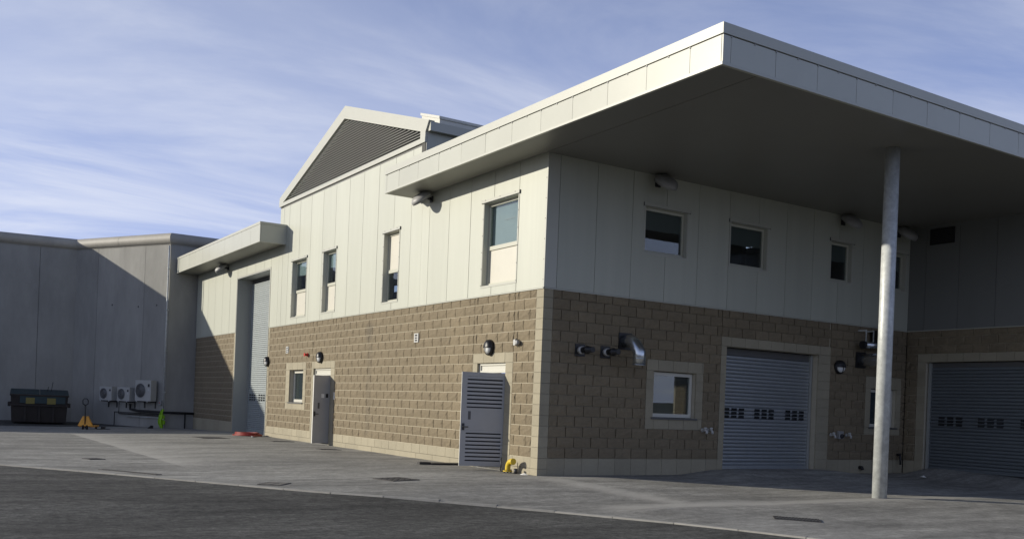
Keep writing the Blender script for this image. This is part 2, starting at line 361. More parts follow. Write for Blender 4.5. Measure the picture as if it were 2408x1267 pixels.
def kx(y):
    for (xa, ya), (xb, yb) in zip(KERB, KERB[1:]):
        if yb <= y <= ya: return xa+(xb-xa)*(y-ya)/(yb-ya)
    return KERB[0][0] if y > KERB[0][1] else KERB[-1][0]
def kxs(y):  # rounded
    return sum(kx(y+d*.35)*w for d, w in ((-2, 1), (-1, 2), (0, 3), (1, 2), (2, 1)))/9
ys = [-39+i*3 for i in range(8)]+[-14.5+i*.2 for i in range(190)]+[24+i*.8 for i in range(18)]
ys = sorted(set(round(y, 3) for y in ys))
gx = [-110, -80, -60, -45, -35, -28, -22, -18, -15, -13]+[-12.05+.2*i for i in range(141)]
NC = len(gx)-1; mb = MB(); vs = []
for y in ys:
    x0 = kxs(y)
    for x in gx:
        x = max(x, x0); vs.append((x, y, hfn(x, y)))
fs = [(j*(NC+1)+i, j*(NC+1)+i+1, (j+1)*(NC+1)+i+1, (j+1)*(NC+1)+i) for j in range(len(ys)-1) for i in range(NC) if vs[j*(NC+1)+i+1][0]-vs[j*(NC+1)+i][0] > 1e-6 or vs[(j+1)*(NC+1)+i+1][0]-vs[(j+1)*(NC+1)+i][0] > 1e-6]
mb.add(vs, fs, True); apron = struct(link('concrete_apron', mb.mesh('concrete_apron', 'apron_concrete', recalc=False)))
# asphalt yard in front of the apron
xs = [-160, -110, -70, -45, -30]+[-24+i*.5 for i in range(60)]+[8, 14, 25, 45, 80, 160]
yy = [-160, -100, -60, -40, -28]+[-22+i*.5 for i in range(100)]+[32, 45, 70, 110, 160]
mb = MB(); vs = [(x, y, (hf(x, y)*.999 if -25 < x < 8 and -23 < y < 30 else -.10)-.014+.006*noise.noise((x*.4, y*.4, 1.3))) for y in yy for x in xs]
nx = len(xs); mb.add(vs, [(j*nx+i, j*nx+i+1, (j+1)*nx+i+1, (j+1)*nx+i) for j in range(len(yy)-1) for i in range(nx-1)], True)
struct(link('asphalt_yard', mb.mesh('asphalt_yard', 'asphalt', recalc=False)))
mb = MB(); R_ = 2500
mb.add([(R_*math.cos(a*math.pi/24), R_*math.sin(a*math.pi/24), -.6) for a in range(48)], [tuple(range(48))])
struct(link('ground', mb.mesh('ground', 'grass_hill', recalc=False)))
mb = MB(); rings = 10; segs = 160; vs = []
for i in range(segs):
    a = i*2*math.pi/segs
    for j in range(rings):
        r = 220+j*55; t = j/(rings-1)
        h = (7+30*(.5-.5*math.cos(a+math.pi/4))**1.5+3*noise.noise((math.cos(a)*2.2, math.sin(a)*2.2, 5.0))+2*noise.noise((math.cos(a)*9, math.sin(a)*9, t*3)))*math.sin(math.pi*min(1, t*1.15)*.5)**1.3
        vs.append((r*math.cos(a), r*math.sin(a), -.7+max(0, h)))
mb.add(vs, [(i*rings+j, ((i+1) % segs)*rings+j, ((i+1) % segs)*rings+j+1, i*rings+j+1) for i in range(segs) for j in range(rings-1)], True)
struct(link('hills', mb.mesh('hills', 'grass_hill', recalc=False)))
# flush concrete edging laid along the seam
edge = struct(bpy.data.objects.new('kerb_edging', None)); col.objects.link(edge)
y = 22.0; pts = []
while y > -14: pts.append(Vector((kxs(y), y, 0))); y -= .02
acc = 0; start = pts[0]
seg = [start]
for p, q in zip(pts, pts[1:]):
    acc += (q-p).length; 
    if acc >= .9:
        a, b = seg[0], q; dr = (b-a).normalized(); nn = Vector((-dr.y, dr.x, 0)); a2 = a+dr*.006; b2 = b-dr*.006
        w = .045; zt = max(hf(a.x, a.y), hf(b.x, b.y))+.009+random.uniform(-.002, .002)
        m_ = MB(); P = [a2-nn*w, b2-nn*w, b2+nn*w, a2+nn*w]
        m_.add([(v.x, v.y, zt) for v in P]+[(v.x, v.y, zt-.2) for v in P], [(0, 1, 2, 3), (4, 7, 6, 5), (0, 4, 5, 1), (1, 5, 6, 2), (2, 6, 7, 3), (3, 7, 4, 0)])
        if b.y < 8 or a.y < 8: m_.build('edging_stone', 'edging', edge)
        seg = [q]; acc = 0

# ------------------------------------------------------------------ the building
bld = empty('workshop_building', 'workshop with tan block base, cream metal cladding and a wide flat canopy on one column', 'building')
class Wall:
    def __init__(s, rz, fn): s.rz = rz; s.p = fn
    def box(s, mb, s0, s1, z0, z1, d0, d1): return mb.box(s0, s1, z0, z1, d0, d1, lambda v: Vector(s.p(v.x, v.y, v.z)))
WA = Wall(-math.pi/2, lambda s, z, d: (-d, s, z))          # long sunlit wall, s runs along +y
WB = Wall(0.0, lambda s, z, d: (s, -d, z))                  # shaded wall under the canopy
WC = Wall(-math.pi/2, lambda s, z, d: (12.1-d, s, z))       # return wall at the far end of the canopy
ZC = 3.87                                                   # foot of the cladding
def cells(s0, s1, z0, z1, holes):
    """rectangle minus rectangular holes, as a list of rectangles"""
    ss = sorted({s0, s1, *[min(max(h[i], s0), s1) for h in holes for i in (0, 1)]}); out = []
    for a, b in zip(ss, ss[1:]):
        if b-a < 1e-4: continue
        cuts = sorted([(max(h[2], z0), min(h[3], z1)) for h in holes if h[0] <= a+1e-5 and h[1] >= b-1e-5 and h[3] > z0 and h[2] < z1])
        z = z0
        for c0, c1 in cuts:
            if c0 > z+1e-4: out.append((a, b, z, c0))
            z = max(z, c1)
        if z < z1-1e-4: out.append((a, b, z, z1))
    return out
K = lambda k: 0.36+0.222*k
# openings: (s0, s1, z0, z1)
A_low = dict(door2=(1.38, 2.59, -.3, K(9)), door1=(11.38, 12.82, -.3, K(9)), win=(13.73, 15.02, K(4), K(9)-.02), roller=(17.35, 21.3, -.4, 6.0))
A_up = [(1.09, 2.53, 4.10, 6.0), (6.9, 7.86, 4.10, 6.0), (11.26, 12.3, 4.10, 6.0), (13.76, 15.1, 4.10, 6.0)]
B_up = [(2.64, 3.89, 4.92, 5.95), (5.26, 6.51, 4.92, 5.95), (8.84, 9.66, 4.94, 5.96), (11.1, 11.93, 4.95, 5.96)]
B_low = dict(win1=(3.08, 4.36, K(4)+.03, K(9)-.03), win2=(10.66, 11.76, K(4)-.03, K(9)-.1), roller=(5.3, 8.55, -.3, K(12)))
C_low = dict(roller=(-6.2, -.6, -.3, K(12)))
def backing(name, W, s0, s1, z0, z1, holes, d0, d1, m):
    mb = MB()
    for a, b, c, e in cells(s0, s1, z0, z1, holes): W.box(mb, a, b, c, e, d0, d1)
    return mb.build(name, m, bld)
backing('wall', WA, 0.3, 27.25, -.5, ZC, list(A_low.values()), -.36, -.050, 'mortar')
backing('wall', WB, 0.036, 12.1, -.5, ZC, list(B_low.values()), -.30, -.050, 'mortar')
backing('wall', WC, -9.0, -.036, -.5, ZC, list(C_low.values()), -.36, -.035, 'mortar')
backing('inner_wall', WA, 0.3, 5.6, ZC+.002, 6.95, A_up, -.36, -.034, 'joint_backing')
backing('inner_wall', WA, 5.6, 16.48, ZC+.002, 7.95, A_up, -.36, -.034, 'joint_backing')
backing('inner_wall', WA, 16.48, 27.25, ZC+.002, 6.9, [A_low['roller']], -.36, -.034, 'joint_backing')
backing('inner_wall', WB, 0.036, 12.1, ZC+.002, 7.0, B_up, -.30, -.034, 'joint_backing')
backing('inner_wall', WC, -9.0, -.036, ZC+.002, 7.0, [], -.36, -.034, 'joint_backing')

# --- split faced blocks -------------------------------------------------
def split_mesh(w, h, seed):
    rnd = random.Random(seed); nx, nz = 4, 3; vs = []; g = {}
    for i in range(nx+1):
        for j in range(nz+1):
            e = i in (0, nx) or j in (0, nz)
            out = (.017+rnd.uniform(-.003, .004)) if e else (.027+rnd.uniform(-.007, .008))
            fx = i/nx; fz = j/nz
            if i == 1: fx = .10+rnd.uniform(-.03, .05)
            if i == nx-1: fx = .90+rnd.uniform(-.05, .03)
            if 0 < j < nz: fz += rnd.uniform(-.06, .06)
            g[i, j] = len(vs); vs.append((-w/2+w*fx, -out, -h/2+h*fz))
    fs = [(g[i, j], g[i+1, j], g[i+1, j+1], g[i, j+1]) for i in range(nx) for j in range(nz)]
    loop = [g[i, 0] for i in range(nx)]+[g[nx, j] for j in range(nz)]+[g[i, nz] for i in range(nx, 0, -1)]+[g[0, j] for j in range(nz, 0, -1)]
    n = len(vs); vs += [(vs[k][0], .025, vs[k][2]) for k in loop]
    m = len(loop); fs += [(loop[i], n+i, n+(i+1) % m, loop[(i+1) % m]) for i in range(m)]
    return vs, fs
BW, BH = .44, .212
variants = [split_mesh(BW, BH, 100+i) for i in range(10)]
def vmesh(v):
    mb = MB(); mb.add(v[0], v[1]); return mb.mesh('split_face_block', 'split_block', recalc=False)
vmeshes = [vmesh(v) for v in variants]
blocks = []   # (wall, s, z, width, height)
def course_fill(W, segs, z0, z1, holes):
    for (a, b) in segs:
        k = 0
        while K(k) < z1-.02:
            c0, c1 = max(K(k), z0), min(K(k+1), z1)
            free = [(a, b)]
            for h in holes:
                if h[3] > c0+.03 and h[2] < c1-.03:
                    nf = []
                    for (p, q) in free:
                        if h[1] <= p or h[0] >= q: nf.append((p, q)); continue
                        if h[0] > p: nf.append((p, h[0]))
                        if h[1] < q: nf.append((h[1], q))
                    free = nf
            off = .225 if k % 2 else 0.0
            s = a-off
            while s < b:
                for (p, q) in free:
                    l, r = max(s, p), min(s+.45, q)
                    if r-l > .07: blocks.append((W, (l+r)/2, (c0+c1)/2, r-l-.019, c1-c0-.011))
                s += .45
            k += 1
def grow(o, l, r, b, t): return (o[0]-l, o[1]+r, o[2]-b, o[3]+t)
sur = dict(door2=(1.09, 2.80, -.3, K(10)), door1=(11.07, 12.98, -.3, K(10)), win=(13.5, 15.38, K(3), K(10)), winB1=(2.86, 4.58, K(3), K(10)), winB2=(10.44, 11.95, K(3), K(10)), rolB=(5.12, 9.0, -.3, K(13)), rolC=(-6.5, -.36, -.3, K(13)))
A_ex = [sur['door2'], sur['door1'], sur['win']]
course_fill(WA, [(.27, 1.09), (1.09, 2.80), (2.80, 11.07), (11.07, 12.98), (12.98, 17.2)], .36, ZC, A_ex)
course_fill(WA, [(21.5, 27.2)], .36, ZC, [])
course_fill(WB, [(.25, 5.12), (5.12, 9.0), (9.0, 12.12)], .36, ZC, [sur['winB1'], sur['winB2'], sur['rolB']])
course_fill(WC, [(-8.9, .0)], .36, ZC, [sur['rolC']])
def shown(b):
    W, s, z, w, h = b; p = Vector(W.p(s, z, 0)); n = Vector(W.p(s, z, 1))-p; v = CAM-p
    if W is WC and s < -3.6: return 0
    return w*h*abs(n.dot(v))/v.length**3
blocks.sort(key=shown, reverse=True)
field = MB()
for i, (W, s, z, w, h) in enumerate(blocks):
    k = random.randrange(len(variants))
    if i < 300:
        o = link('split_face_block', vmeshes[k], bld, W.p(s, z, -.030), W.rz); o.scale = (w/BW, 1, h/BH)
    else:
        M = T(*W.p(s, z, -.030)) @ RZ(W.rz) @ Matrix.Diagonal((w/BW, 1, h/BH, 1))
        field.add([M @ Vector(v) for v in variants[k][0]], variants[k][1])
fo = link('split_face_blockwork', field.mesh('split_face_blockwork', 'split_block', recalc=False), bld); fo['kind'] = 'stuff'
def beds(W, segs, holes):
    mb = MB(); k = 0
    while K(k) < ZC:
        z = K(k)
        for (a, b) in segs:
            for (p, q, c0, c1) in cells(a, b, z-.0055, z+.0055, holes): W.box(mb, p, q, c0, c1, -.049, -.0175)
        k += 1
    o = mb.build('mortar_beds', 'mortar', bld); o['kind'] = 'stuff'
beds(WA, [(.27, 17.2), (21.5, 27.2)], A_ex)
# --- smooth blocks: plinth, corner, surrounds ----------------------------
def smooth(W, s0, s1, z0, z1, d=-.010, deep=-.05, jt=.004):
    mb = MB(); W.box(mb, s0+jt, s1-jt, z0+jt, z1-jt, min(deep, -.06), d+random.uniform(-.0015, .0015)); return mb.build('smooth_block', 'smooth_block', bld)
def run(W, s0, s1, z0, z1, pitch=.45, off=0, **k):
    s = s0-off
    while s < s1-.01:
        a, b = max(s, s0), min(s+pitch, s1)
        if b-a > .02: smooth(W, a, b, z0, z1, **k)
        s += pitch
for a, b in ((.27, 1.09), (2.8, 11.07), (12.98, 17.35)):
    run(WA, a, b, .138, .36, off=.2); run(WA, a, b, -.3, .138, pitch=.9)
run(WA, 21.3, 27.2, -.4, .36, pitch=.9)
run(WB, .25, 5.12, -.3, .36); run(WB, 9.0, 12.12, -.3, .36); run(WC, -.36, -.02, -.3, .36)
k = -2
while K(k) < ZC-.02:                                        # corner: one block turns both faces
    z0, z1 = K(k), min(K(k+1), ZC); mb = MB(); e = .010+random.uniform(-.0015, .0015)
    mb.box(e, .25, e, .27, z0+.003, z1-.003); mb.build('smooth_block', 'smooth_block', bld); k += 1
def surround(W, o, h, lintel, sill=None):
    """flush smooth blocks round an opening h, out to o"""
    run(W, o[0], o[1], lintel[0], lintel[1], off=.12, deep=-.20)
    if sill: run(W, o[0], o[1], sill[0], sill[1], off=.2, deep=-.2)
    k = -3; zlo = sill[1] if sill else -.3
    while K(k) < lintel[0]-.02:
        z0, z1 = max(K(k), zlo), min(K(k+1), lintel[0])
        if z1-z0 > .02:
            if h[0]-o[0] > .03: smooth(W, o[0], h[0], z0, z1, deep=-.34, jt=.002)
            if o[1]-h[1] > .03: smooth(W, h[1], o[1], z0, z1, deep=-.34, jt=.002)
        k += 1
surround(WA, sur['door2'], A_low['door2'], (K(9), K(10)))
surround(WA, sur['door1'], A_low['door1'], (K(9), K(10)))
surround(WA, sur['win'], A_low['win'], (K(9)-.02, K(10)), (K(3), K(4)))
surround(WB, sur['winB1'], B_low['win1'], (K(9)-.03, K(10)), (K(3), K(4)+.03))
surround(WB, sur['winB2'], B_low['win2'], (K(9)-.10, K(10)), (K(3), K(4)-.03))
surround(WB, sur['rolB'], B_low['roller'], (K(12), K(13)))
surround(WC, (-6.5, -.36, 0, 0), C_low['roller'], (K(12), K(13)))
for a, b in ((17.2, 17.348), (21.302, 21.5)):
    k = 0
    while K(k) < ZC-.02: smooth(WA, a, b, K(k), min(K(k+1), ZC), d=-.008); k += 1

# --- cladding panels ------------------------------------------------------
def panels(W, joints, z0, z1, holes, d1=0.0, name='cladding_panel', m='cladding', gap=.0075):
    for a, b in zip(joints, joints[1:]):
        for (p, q) in ([(z0, z1)] if True else []):
            mb = MB(); rects = cells(a+gap, b-gap, p, q, holes)
            # pieces above and below an opening are separate sheets
            groups = {}
            for r in rects:
                key = 0
                for h in holes:
                    if h[0] < a+gap+.01 and h[1] > b-gap-.01 and a < h[1] and b > h[0]: key = 1 if r[2] >= h[3]-1e-4 else 0
                groups.setdefault(key, []).append(r)
            for g in groups.values():
                mb = MB()
                for (s0, s1, c0, c1) in g: W.box(mb, s0, s1, c0, c1, d1-.032, d1+random.uniform(-.001, .001))
                mb.build(name, m, bld)
JA = [0.0]+[1.07+1.035*k for k in range(15)]+[16.13]
panels(WA, [0.0]+[1.07+1.035*k for k in range(5)], ZC+.02, 6.72, A_up)                       # under the canopy
panels(WA, [1.07+1.035*k for k in range(4, 15)]+[16.13, 16.5], ZC+.02, 7.98, A_up+[(5.0, 5.62, 6.72, 8.5)])          # under the gable
RH = (17.32, 21.33, 3, 6.03)
panels(WA, [16.5, 17.32], ZC+.02, 6.76, [RH])
panels(WA, [17.32, 18.05, 19.1, 20.15, 21.20, 22.24, 23.3, 24.35, 25.43, 26.52, 27.24], 6.03, 6.76, []) if False else None
for a, b in zip([17.32, 18.05, 19.1, 20.15, 21.20], [18.05, 19.1, 20.15, 21.20, 21.33]): panels(WA, [a, b], 6.03, 6.76, [])
panels(WA, [21.33, 22.24, 23.3, 24.35, 25.43, 26.52, 27.24], ZC+.02, 6.76, [])
panels(WB, [0.036]+[.31+.982*k for k in range(12)]+[12.105], ZC+.02, 6.69, B_up, gap=.005)
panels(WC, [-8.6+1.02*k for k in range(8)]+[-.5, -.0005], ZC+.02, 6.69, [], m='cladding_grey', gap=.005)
def strip(name, W, s0, s1, z0, z1, d0, d1, m='trim_paint', parent=None):
    mb = MB(); W.box(mb, s0, s1, z0, z1, d0, d1); return mb.build(name, m, parent or bld)
strip('drip_flashing', WA, .012, 17.33, ZC-.008, ZC+.014, -.03, .010); strip('drip_flashing', WA, 21.32, 27.22, ZC-.008, ZC+.014, -.03, .010)
strip('drip_flashing', WB, .03, 12.10, ZC-.008, ZC+.014, -.03, .010); strip('drip_flashing', WC, -8.5, -.011, ZC-.008, ZC+.014, -.03, .010)
# corner trim that folds round the arris, with its fixings
mb = MB(); mb.box(-.006, .0, -.006, .05, ZC+.02, 6.62); mb.box(0, .30, -.006, 0, ZC+.02, 6.62); mb.build('corner_trim', 'trim_paint', bld)
rv = MB(); rv.lathe([(.011, 0), (.008, .006)], 8, RY(-math.pi/2)); rivet = rv.mesh('rivet', 'flash_dark')
def rivets(pts):
    for p in pts: link('rivet', rivet, bld, p)
rivets([(-.006, .035, 4.05+.42*i) for i in range(6)])

# --- windows ----------------------------------------------------------------
def window(W, o, recess, panes, m='window_paint', lining='trim_paint', mull=None, flash=True, fw=.055, sill=True):
    """frame mesh with panes, blinds, lining and flashings as its sub-parts; panes lists (z0f, z1f, kind)"""
    s0, s1, z0, z1 = o; e = .004 if lining else .006
    mb = MB(); a, b = s0+e+.012, s1-e-.012; c, t = z0+e+.012, z1-e-.012; d0, d1 = -recess-.06, -recess
    for r in ((a, a+fw, c, t), (b-fw, b, c, t), (a+fw, b-fw, c, c+fw*1.1), (a+fw, b-fw, t-fw, t)): W.box(mb, *r, d0, d1)
    zs = [c+fw*1.1]
    if mull:
        for zm in mull: W.box(mb, a+fw, b-fw, zm-.045, zm+.045, d0, d1+.004)
    fr = mb.build('window', m, bld)
    for (p0, p1, kind) in panes:
        mb = MB(); W.box(mb, a+fw-.004, b-fw+.004, p0, p1, d1-.034, d1-.026)
        if kind == 'infill': mb.build('infill_panel', 'infill', fr)
        else:
            mb.build('pane', 'glass', fr)
            if kind == 'pale': mb2 = MB(); W.box(mb2, a, b, p0-.03, p1+.02, d1-.10, d1-.09); mb2.build('blind', 'blind_pale', fr)
            if kind == 'pale': mb2 = MB(); W.box(mb2, a+.30*(b-a)*(0 if W is WA else 1), a+.62*(b-a), p0+.60*(p1-p0), p0+.63*(p1-p0), d1-.088, d1-.08); mb2.build('blind_bar', 'white_plastic', fr)
            if kind == 'half': mb2 = MB(); W.box(mb2, a, b, p0+.55*(p1-p0), p1+.02, d1-.09, d1-.08); W.box(mb2, a+.05, b-.3*(b-a), p0+.53*(p1-p0), p0+.548*(p1-p0), d1-.10, d1-.07); mb2.build('blind', 'blind_pale' if W is WA else 'blind_grey', fr)
            if kind == 'dark': mb2 = MB(); W.box(mb2, a, b, p0-.03, p1+.02, d1-.07, d1-.06); mb2.build('blind', 'blind_dark', fr)
    if lining:
        mb = MB()
        for r in ((s0, s0+.012, z0, z1), (s1-.012, s1, z0, z1), (s0+.012, s1-.012, z0, z0+.012), (s0+.012, s1-.012, z1-.012, z1)): W.box(mb, *r, -recess-.08, .003)
        mb.build('lining', lining, fr)
    if flash:
        mb = MB()
        for r in ((s0-.035, s0-.001, z0-.035, z1), (s1+.001, s1+.035, z0-.035, z1), (s0-.001, s1+.001, z0-.035, z0-.001)): W.box(mb, *r, .0015, .009)
        W.box(mb, s0-.06, s1+.06, z1+.001, z1+.07, .0015, .034); mb.build('flashing', lining, fr)
        mb = MB(); W.box(mb, s0-.064, s0-.0605, z1-.015, z1+.07, .0015, .034); W.box(mb, s1+.0605, s1+.064, z1-.015, z1+.07, .0015, .034); W.box(mb, s0-.06, s1+.06, z1-.006, z1+.0005, .02, .032); mb.build('drip_cap', 'flash_dark', fr)
    elif sill:
        mb = MB(); W.box(mb, s0-.05, s1+.05, z0-.030, z0+.010, -recess, .022); mb.build('sill', 'flash_dark', fr)
    return fr
for o, up, lo in zip(A_up, ('pale', 'infill', 'half', 'half'), ('infill', 'glass', 'infill', 'infill')):
    zm = o[2]+.46*(o[3]-o[2]) if up != 'infill' else o[2]+.45*(o[3]-o[2])
    window(WA, o, .13, [(zm+.045, o[3]-.07, up), (o[2]+.08, zm-.045, lo)], mull=[zm])
for o in A_up:
    n_ = 5
    rivets([(-.012, s_, o[2]+.02+(o[3]-o[2])*i/n_) for i in range(n_+1) for s_ in (o[0]-.02, o[1]+.02)]+[(-.036, o[0]+.1+(o[1]-o[0]-.2)*i/2, o[3]+.05) for i in range(3)])
for o in B_up: window(WB, o, .10, [(o[2]+.07, o[3]-.06, 'half')])
window(WA, A_low['win'], .16, [(A_low['win'][2]+.08, A_low['win'][3]-.06, 'dark')], m='window_white', lining=None, flash=False, fw=.085)
for w in ('win1', 'win2'): window(WB, B_low[w], .13, [(B_low[w][2]+.08, B_low[w][3]-.06, 'dark')], m='window_white', lining=None, flash=False, fw=.075)

# --- roller shutters ----------------------------------------------------------
def shutter(W, s0, s1, z0, z1, d, pitch, m, groups, vz, cell, lab=None):
    """guide frame with one mesh per slat and per vision cell"""
    mb = MB(); W.box(mb, s0+.08, s1-.08, z0+.09, z1-.165, d-.05, d-.035); fr = mb.build('roller_shutter', 'flash_dark', bld)
    for a, b in ((s0, s0+.07), (s1-.07, s1)): mb = MB(); W.box(mb, a, b, z0, z1, d-.03, d+.05); mb.build('guide_rail', 'jamb_metal', fr)
    mb = MB(); W.box(mb, s0+.071, s1-.071, z1-.16, z1, d-.06, d-.02); mb.build('shutter_hood', 'flash_dark', fr)  # dark colour stands in for the shade in the recess above the slats
    w = s1-s0-.15; prof = [(-.004, .001), (.007, .10), (.016, .30), (.018, .55), (.014, .80), (.004, .93), (-.004, .94)]
    sm = MB(); vs = []
    for x in (-w/2, w/2): vs += [(x, -q, pitch*f) for q, f in prof]
    n = len(prof); sm.add(vs, [(i, n+i, n+i+1, i+1) for i in range(n-1)], False); me = sm.mesh('slat', m, recalc=False)
    z = z0+.09; i = 0
    while z < z1-.17:
        link('slat', me, fr, W.p((s0+s1)/2, z, d-.004), W.rz); z += pitch
    mb = MB(); W.box(mb, s0+.075, s1-.075, z0+.005, z0+.09, d-.02, d+.022); mb.build('bottom_rail', m, fr, .006)
    cw, ch, gx, gz = cell
    cm = MB(); cm.box(-cw/2, cw/2, -.005, .02, -ch/2, ch/2); ce = cm.mesh('vision_cell', 'vision_glass', .003)
    for g0, ncol in groups:
        for i in range(ncol):
            for j in range(3): link('vision_cell', ce, fr, W.p(g0+i*gx, vz+j*gz, d+.018), W.rz)
    return fr
fr = shutter(WA, 17.40, 21.26, -.03, 5.96, -.56, .0765, 'shutter_galv', [(18.05, 3), (19.22, 3), (20.35, 3)], 1.27, (.17, .062, .27, .0765*1.2))
fr = shutter(WB, 5.32, 8.53, hf(7, 0)-.01, K(12)-.02, -.24, .088, 'shutter_dark', [(5.58, 3), (6.62, 3), (7.72, 3)], 1.37, (.175, .062, .25, .088))
fr = shutter(WC, -6.15, -.64, hf(12, -2)-.02, K(12)-.02, -.14, .088, 'shutter_slate', [(-1.55, 3), (-2.66, 3), (-3.77, 3)], 1.37, (.175, .062, .25, .088))
# deep lining of the tall doorway
mb = MB()
for a, b in ((17.352, 17.395), (21.262, 21.298)): WA.box(mb, a, b, -.1, 5.96, -.80, .004)
WA.box(mb, 17.352, 21.298, 5.962, 5.998, -.80, .004); mb.build('doorway_lining', 'jamb_metal', bld)
strip('doorway_trim', WA, 17.29, 17.352, ZC+.03, 6.04, .0015, .012); strip('doorway_trim', WA, 21.298, 21.36, ZC+.03, 6.04, .0015, .012); strip('doorway_trim', WA, 17.352, 21.298, 5.998, 6.05, .0015, .012)

# --- doors -----------------------------------------------------------------
def door_frame(o, zt, leaf_top):
    mb = MB(); s0, s1 = o[0], o[1]
    for a, b in ((s0+.002, s0+.055), (s1-.055, s1-.002)): WA.box(mb, a, b, -.02, zt-.002, -.17, -.07)
    WA.box(mb, s0+.055, s1-.055, zt-.05, zt-.002, -.17, -.07); WA.box(mb, s0+.055, s1-.055, leaf_top, leaf_top+.05, -.17, -.07)
    fr = mb.build('door_frame', 'window_white', bld)
    mb = MB(); WA.box(mb, s0+.056, s1-.056, leaf_top+.05, zt-.05, -.14, -.10); mb.build('overpanel', 'window_white', fr)
    mb = MB(); WA.box(mb, s0-.3, s1+.3, -.1, .01, -.9, -.02); mb.build('threshold', 'apron_concrete', fr)
    return fr
f2 = door_frame(A_low['door2'], K(9), 2.14); f1 = door_frame(A_low['door1'], K(9), 2.14)
def leaf(name, loc, th, w, zt, zb, louvres):
    """door leaf; local x runs from hinge to free edge, local -y is the side turned to the yard when open"""
    me = MB(); t = .045
    if louvres:
        rows = [(zb+1.25, zt-.09, 8), (zb+.10, zb+.80, 8)]
        me.box(0, .055, -t/2, t/2, zb, zt); me.box(w-.115, w, -t/2, t/2, zb, zt)
        me.box(.055, w-.115, -t/2, t/2, zb, zb+.10); me.box(.055, w-.115, -t/2, t/2, zb+.80, zb+1.25); me.box(.055, w-.115, -t/2, t/2, zt-.09, zt)
        me.box(.06, w-.12, t/2-.010, t/2-.004, zb+.09, zt-.08)
    else: me.box(0, w, -t/2, t/2, zb, zt)
    # closed direction is +y from the hinge; opens towards -x
    ang = math.pi/2+th
    o = link(name, me.mesh(name, 'door_grey'), bld, loc, ang)
    yf = -t/2 if False else t/2
    return o
def put(o, me_b, name, m, bevel=0.0): return me_b.build(name, m, o, bevel)
TH2 = math.radians(69); W2 = .95
# the yard-facing side of an open leaf is its local +y when the leaf has swung past the wall
l2 = leaf('louvred_door', (.045, 1.43, 0), TH2, W2, 2.12, .085, False)
# rebuild the leaf as a louvred frame: openings towards local +y
t = .045; zb, zt = .085, 2.12; me = MB()
rowsets = [(1.345, 2.03), (.19, .86)]
me.box(0, .05, -t/2, t/2, zb, zt); me.box(W2-.12, W2, -t/2, t/2, zb, zt)
me.box(.05, W2-.12, -t/2, t/2, zb, .19); me.box(.05, W2-.12, -t/2, t/2, .86, 1.345); me.box(.05, W2-.12, -t/2, t/2, 2.03, zt)
l2.data = me.mesh('louvred_door', 'door_grey')
for z0, z1 in rowsets: me = MB(); me.box(.05, W2-.12, -t/2+.003, -t/2+.010, z0, z1); me.build('louvre_backing', 'black_plastic', l2)
lm = MB(); lm.add([(.05, t/2, 0), (W2-.12, t/2, 0), (W2-.12, t/2-.004, 0.052), (.05, t/2-.004, .052), (.05, t/2-.006, -.002), (W2-.12, t/2-.006, -.002), (W2-.12, t/2-.008, .052), (.05, t/2-.008, .052)],
                  [(0, 1, 2, 3), (4, 7, 6, 5), (0, 4, 5, 1), (3, 2, 6, 7), (0, 3, 7, 4), (1, 5, 6, 2)])
lme = lm.mesh('louvre', 'door_grey')
for z0, z1 in rowsets:
    n = 8; p = (z1-z0)/n
    for i in range(n): link('louvre', lme, l2, (0, 0, z0+i*p+.030))
me = MB(); me.box(W2, W2+.004, -t/2-.001, t/2+.001, zb, zt); me.build('lit_edge_strip', 'door_edge_lit', l2)
def handle(par, x, z, s=1):
    m_ = MB(); m_.box(x-.03, x+.03, s*.0235, s*.032, z-.075, z+.075); m_.build('lock_plate', 'dark_steel', par, .003)
    m_ = MB(); m_.tube([(x, s*.03, z), (x, s*.075, z)], .011, 10); m_.tube([(x, s*.07, z), (x-.11, s*.07, z)], .010, 10); m_.build('handle', 'black_plastic', par)
    m_ = MB(); m_.box(x-.16, x-.10, s*.0235, s*.028, z+.16, z+.34); m_.build('push_plate', 'flash_dark', par, .002)
handle(l2, W2-.055, .93)
TH1 = math.radians(96); W1 = .56
l1 = link('steel_door', None, bld) if False else leaf('steel_door', (.03, 11.42, 0), TH1, W1, 2.12, .06, False)
handle(l1, W1-.05, .95)
me = MB(); me.box(.20, .30, .0235, .0255, 1.44, 1.56); me.build('notice', 'paper', l1)
me = MB(); me.box(.07, .15, .0235, .0255, 1.45, 1.57); me.build('notice', 'black_plastic', l1)
me = MB(); me.box(.55, W1+.003, -.024, .024, .06, 2.12); me.build('lit_edge_strip', 'door_edge_lit', l1)
me = MB(); WA.box(me, 10.98, 11.04, 1.40, 1.62, -.006, .004); 
p = me.build('door_notice', 'paper', bld)
# the other leaf of the pair, shut
me = MB(); WA.box(me, 12.02, 12.76, .03, 2.13, -.14, -.095); me.build('steel_door', 'door_grey', bld)

# --- canopies ------------------------------------------------------------------
XE, YE, ZB, ZT, YN = -.90, -5.82, 6.66, 7.29, 5.98            # outer edge, front edge, underside, top, end over the long wall
XR = 14.0
mb = MB(); mb.box(XE+.05, XR-.05, YE+.05, .30, 6.70, 7.22); mb.box(XE+.05, .30, .30, YN-.05, 6.70, 7.22); mb.box(.30, XR-.05, .30, 5.45, 6.95, 7.22); mb.build('canopy_roof', 'joint_backing', bld)
def plate(name, poly, z0, z1, m): mb = MB(); mb.prism(poly, 2, z0, z1); return mb.build(name, m, bld)
plate('soffit_panel', [(XE+.02, YE+.02), (-.125, YE+.02), (-.055, -.002), (-.055, YN-.02), (XE+.02, YN-.02)], ZB, ZB+.03, 'soffit')
plate('soffit_panel', [(-.11, YE+.02), (XR-.02, YE+.02), (XR-.02, -.002), (-.043, -.002)], ZB, ZB+.03, 'soffit')
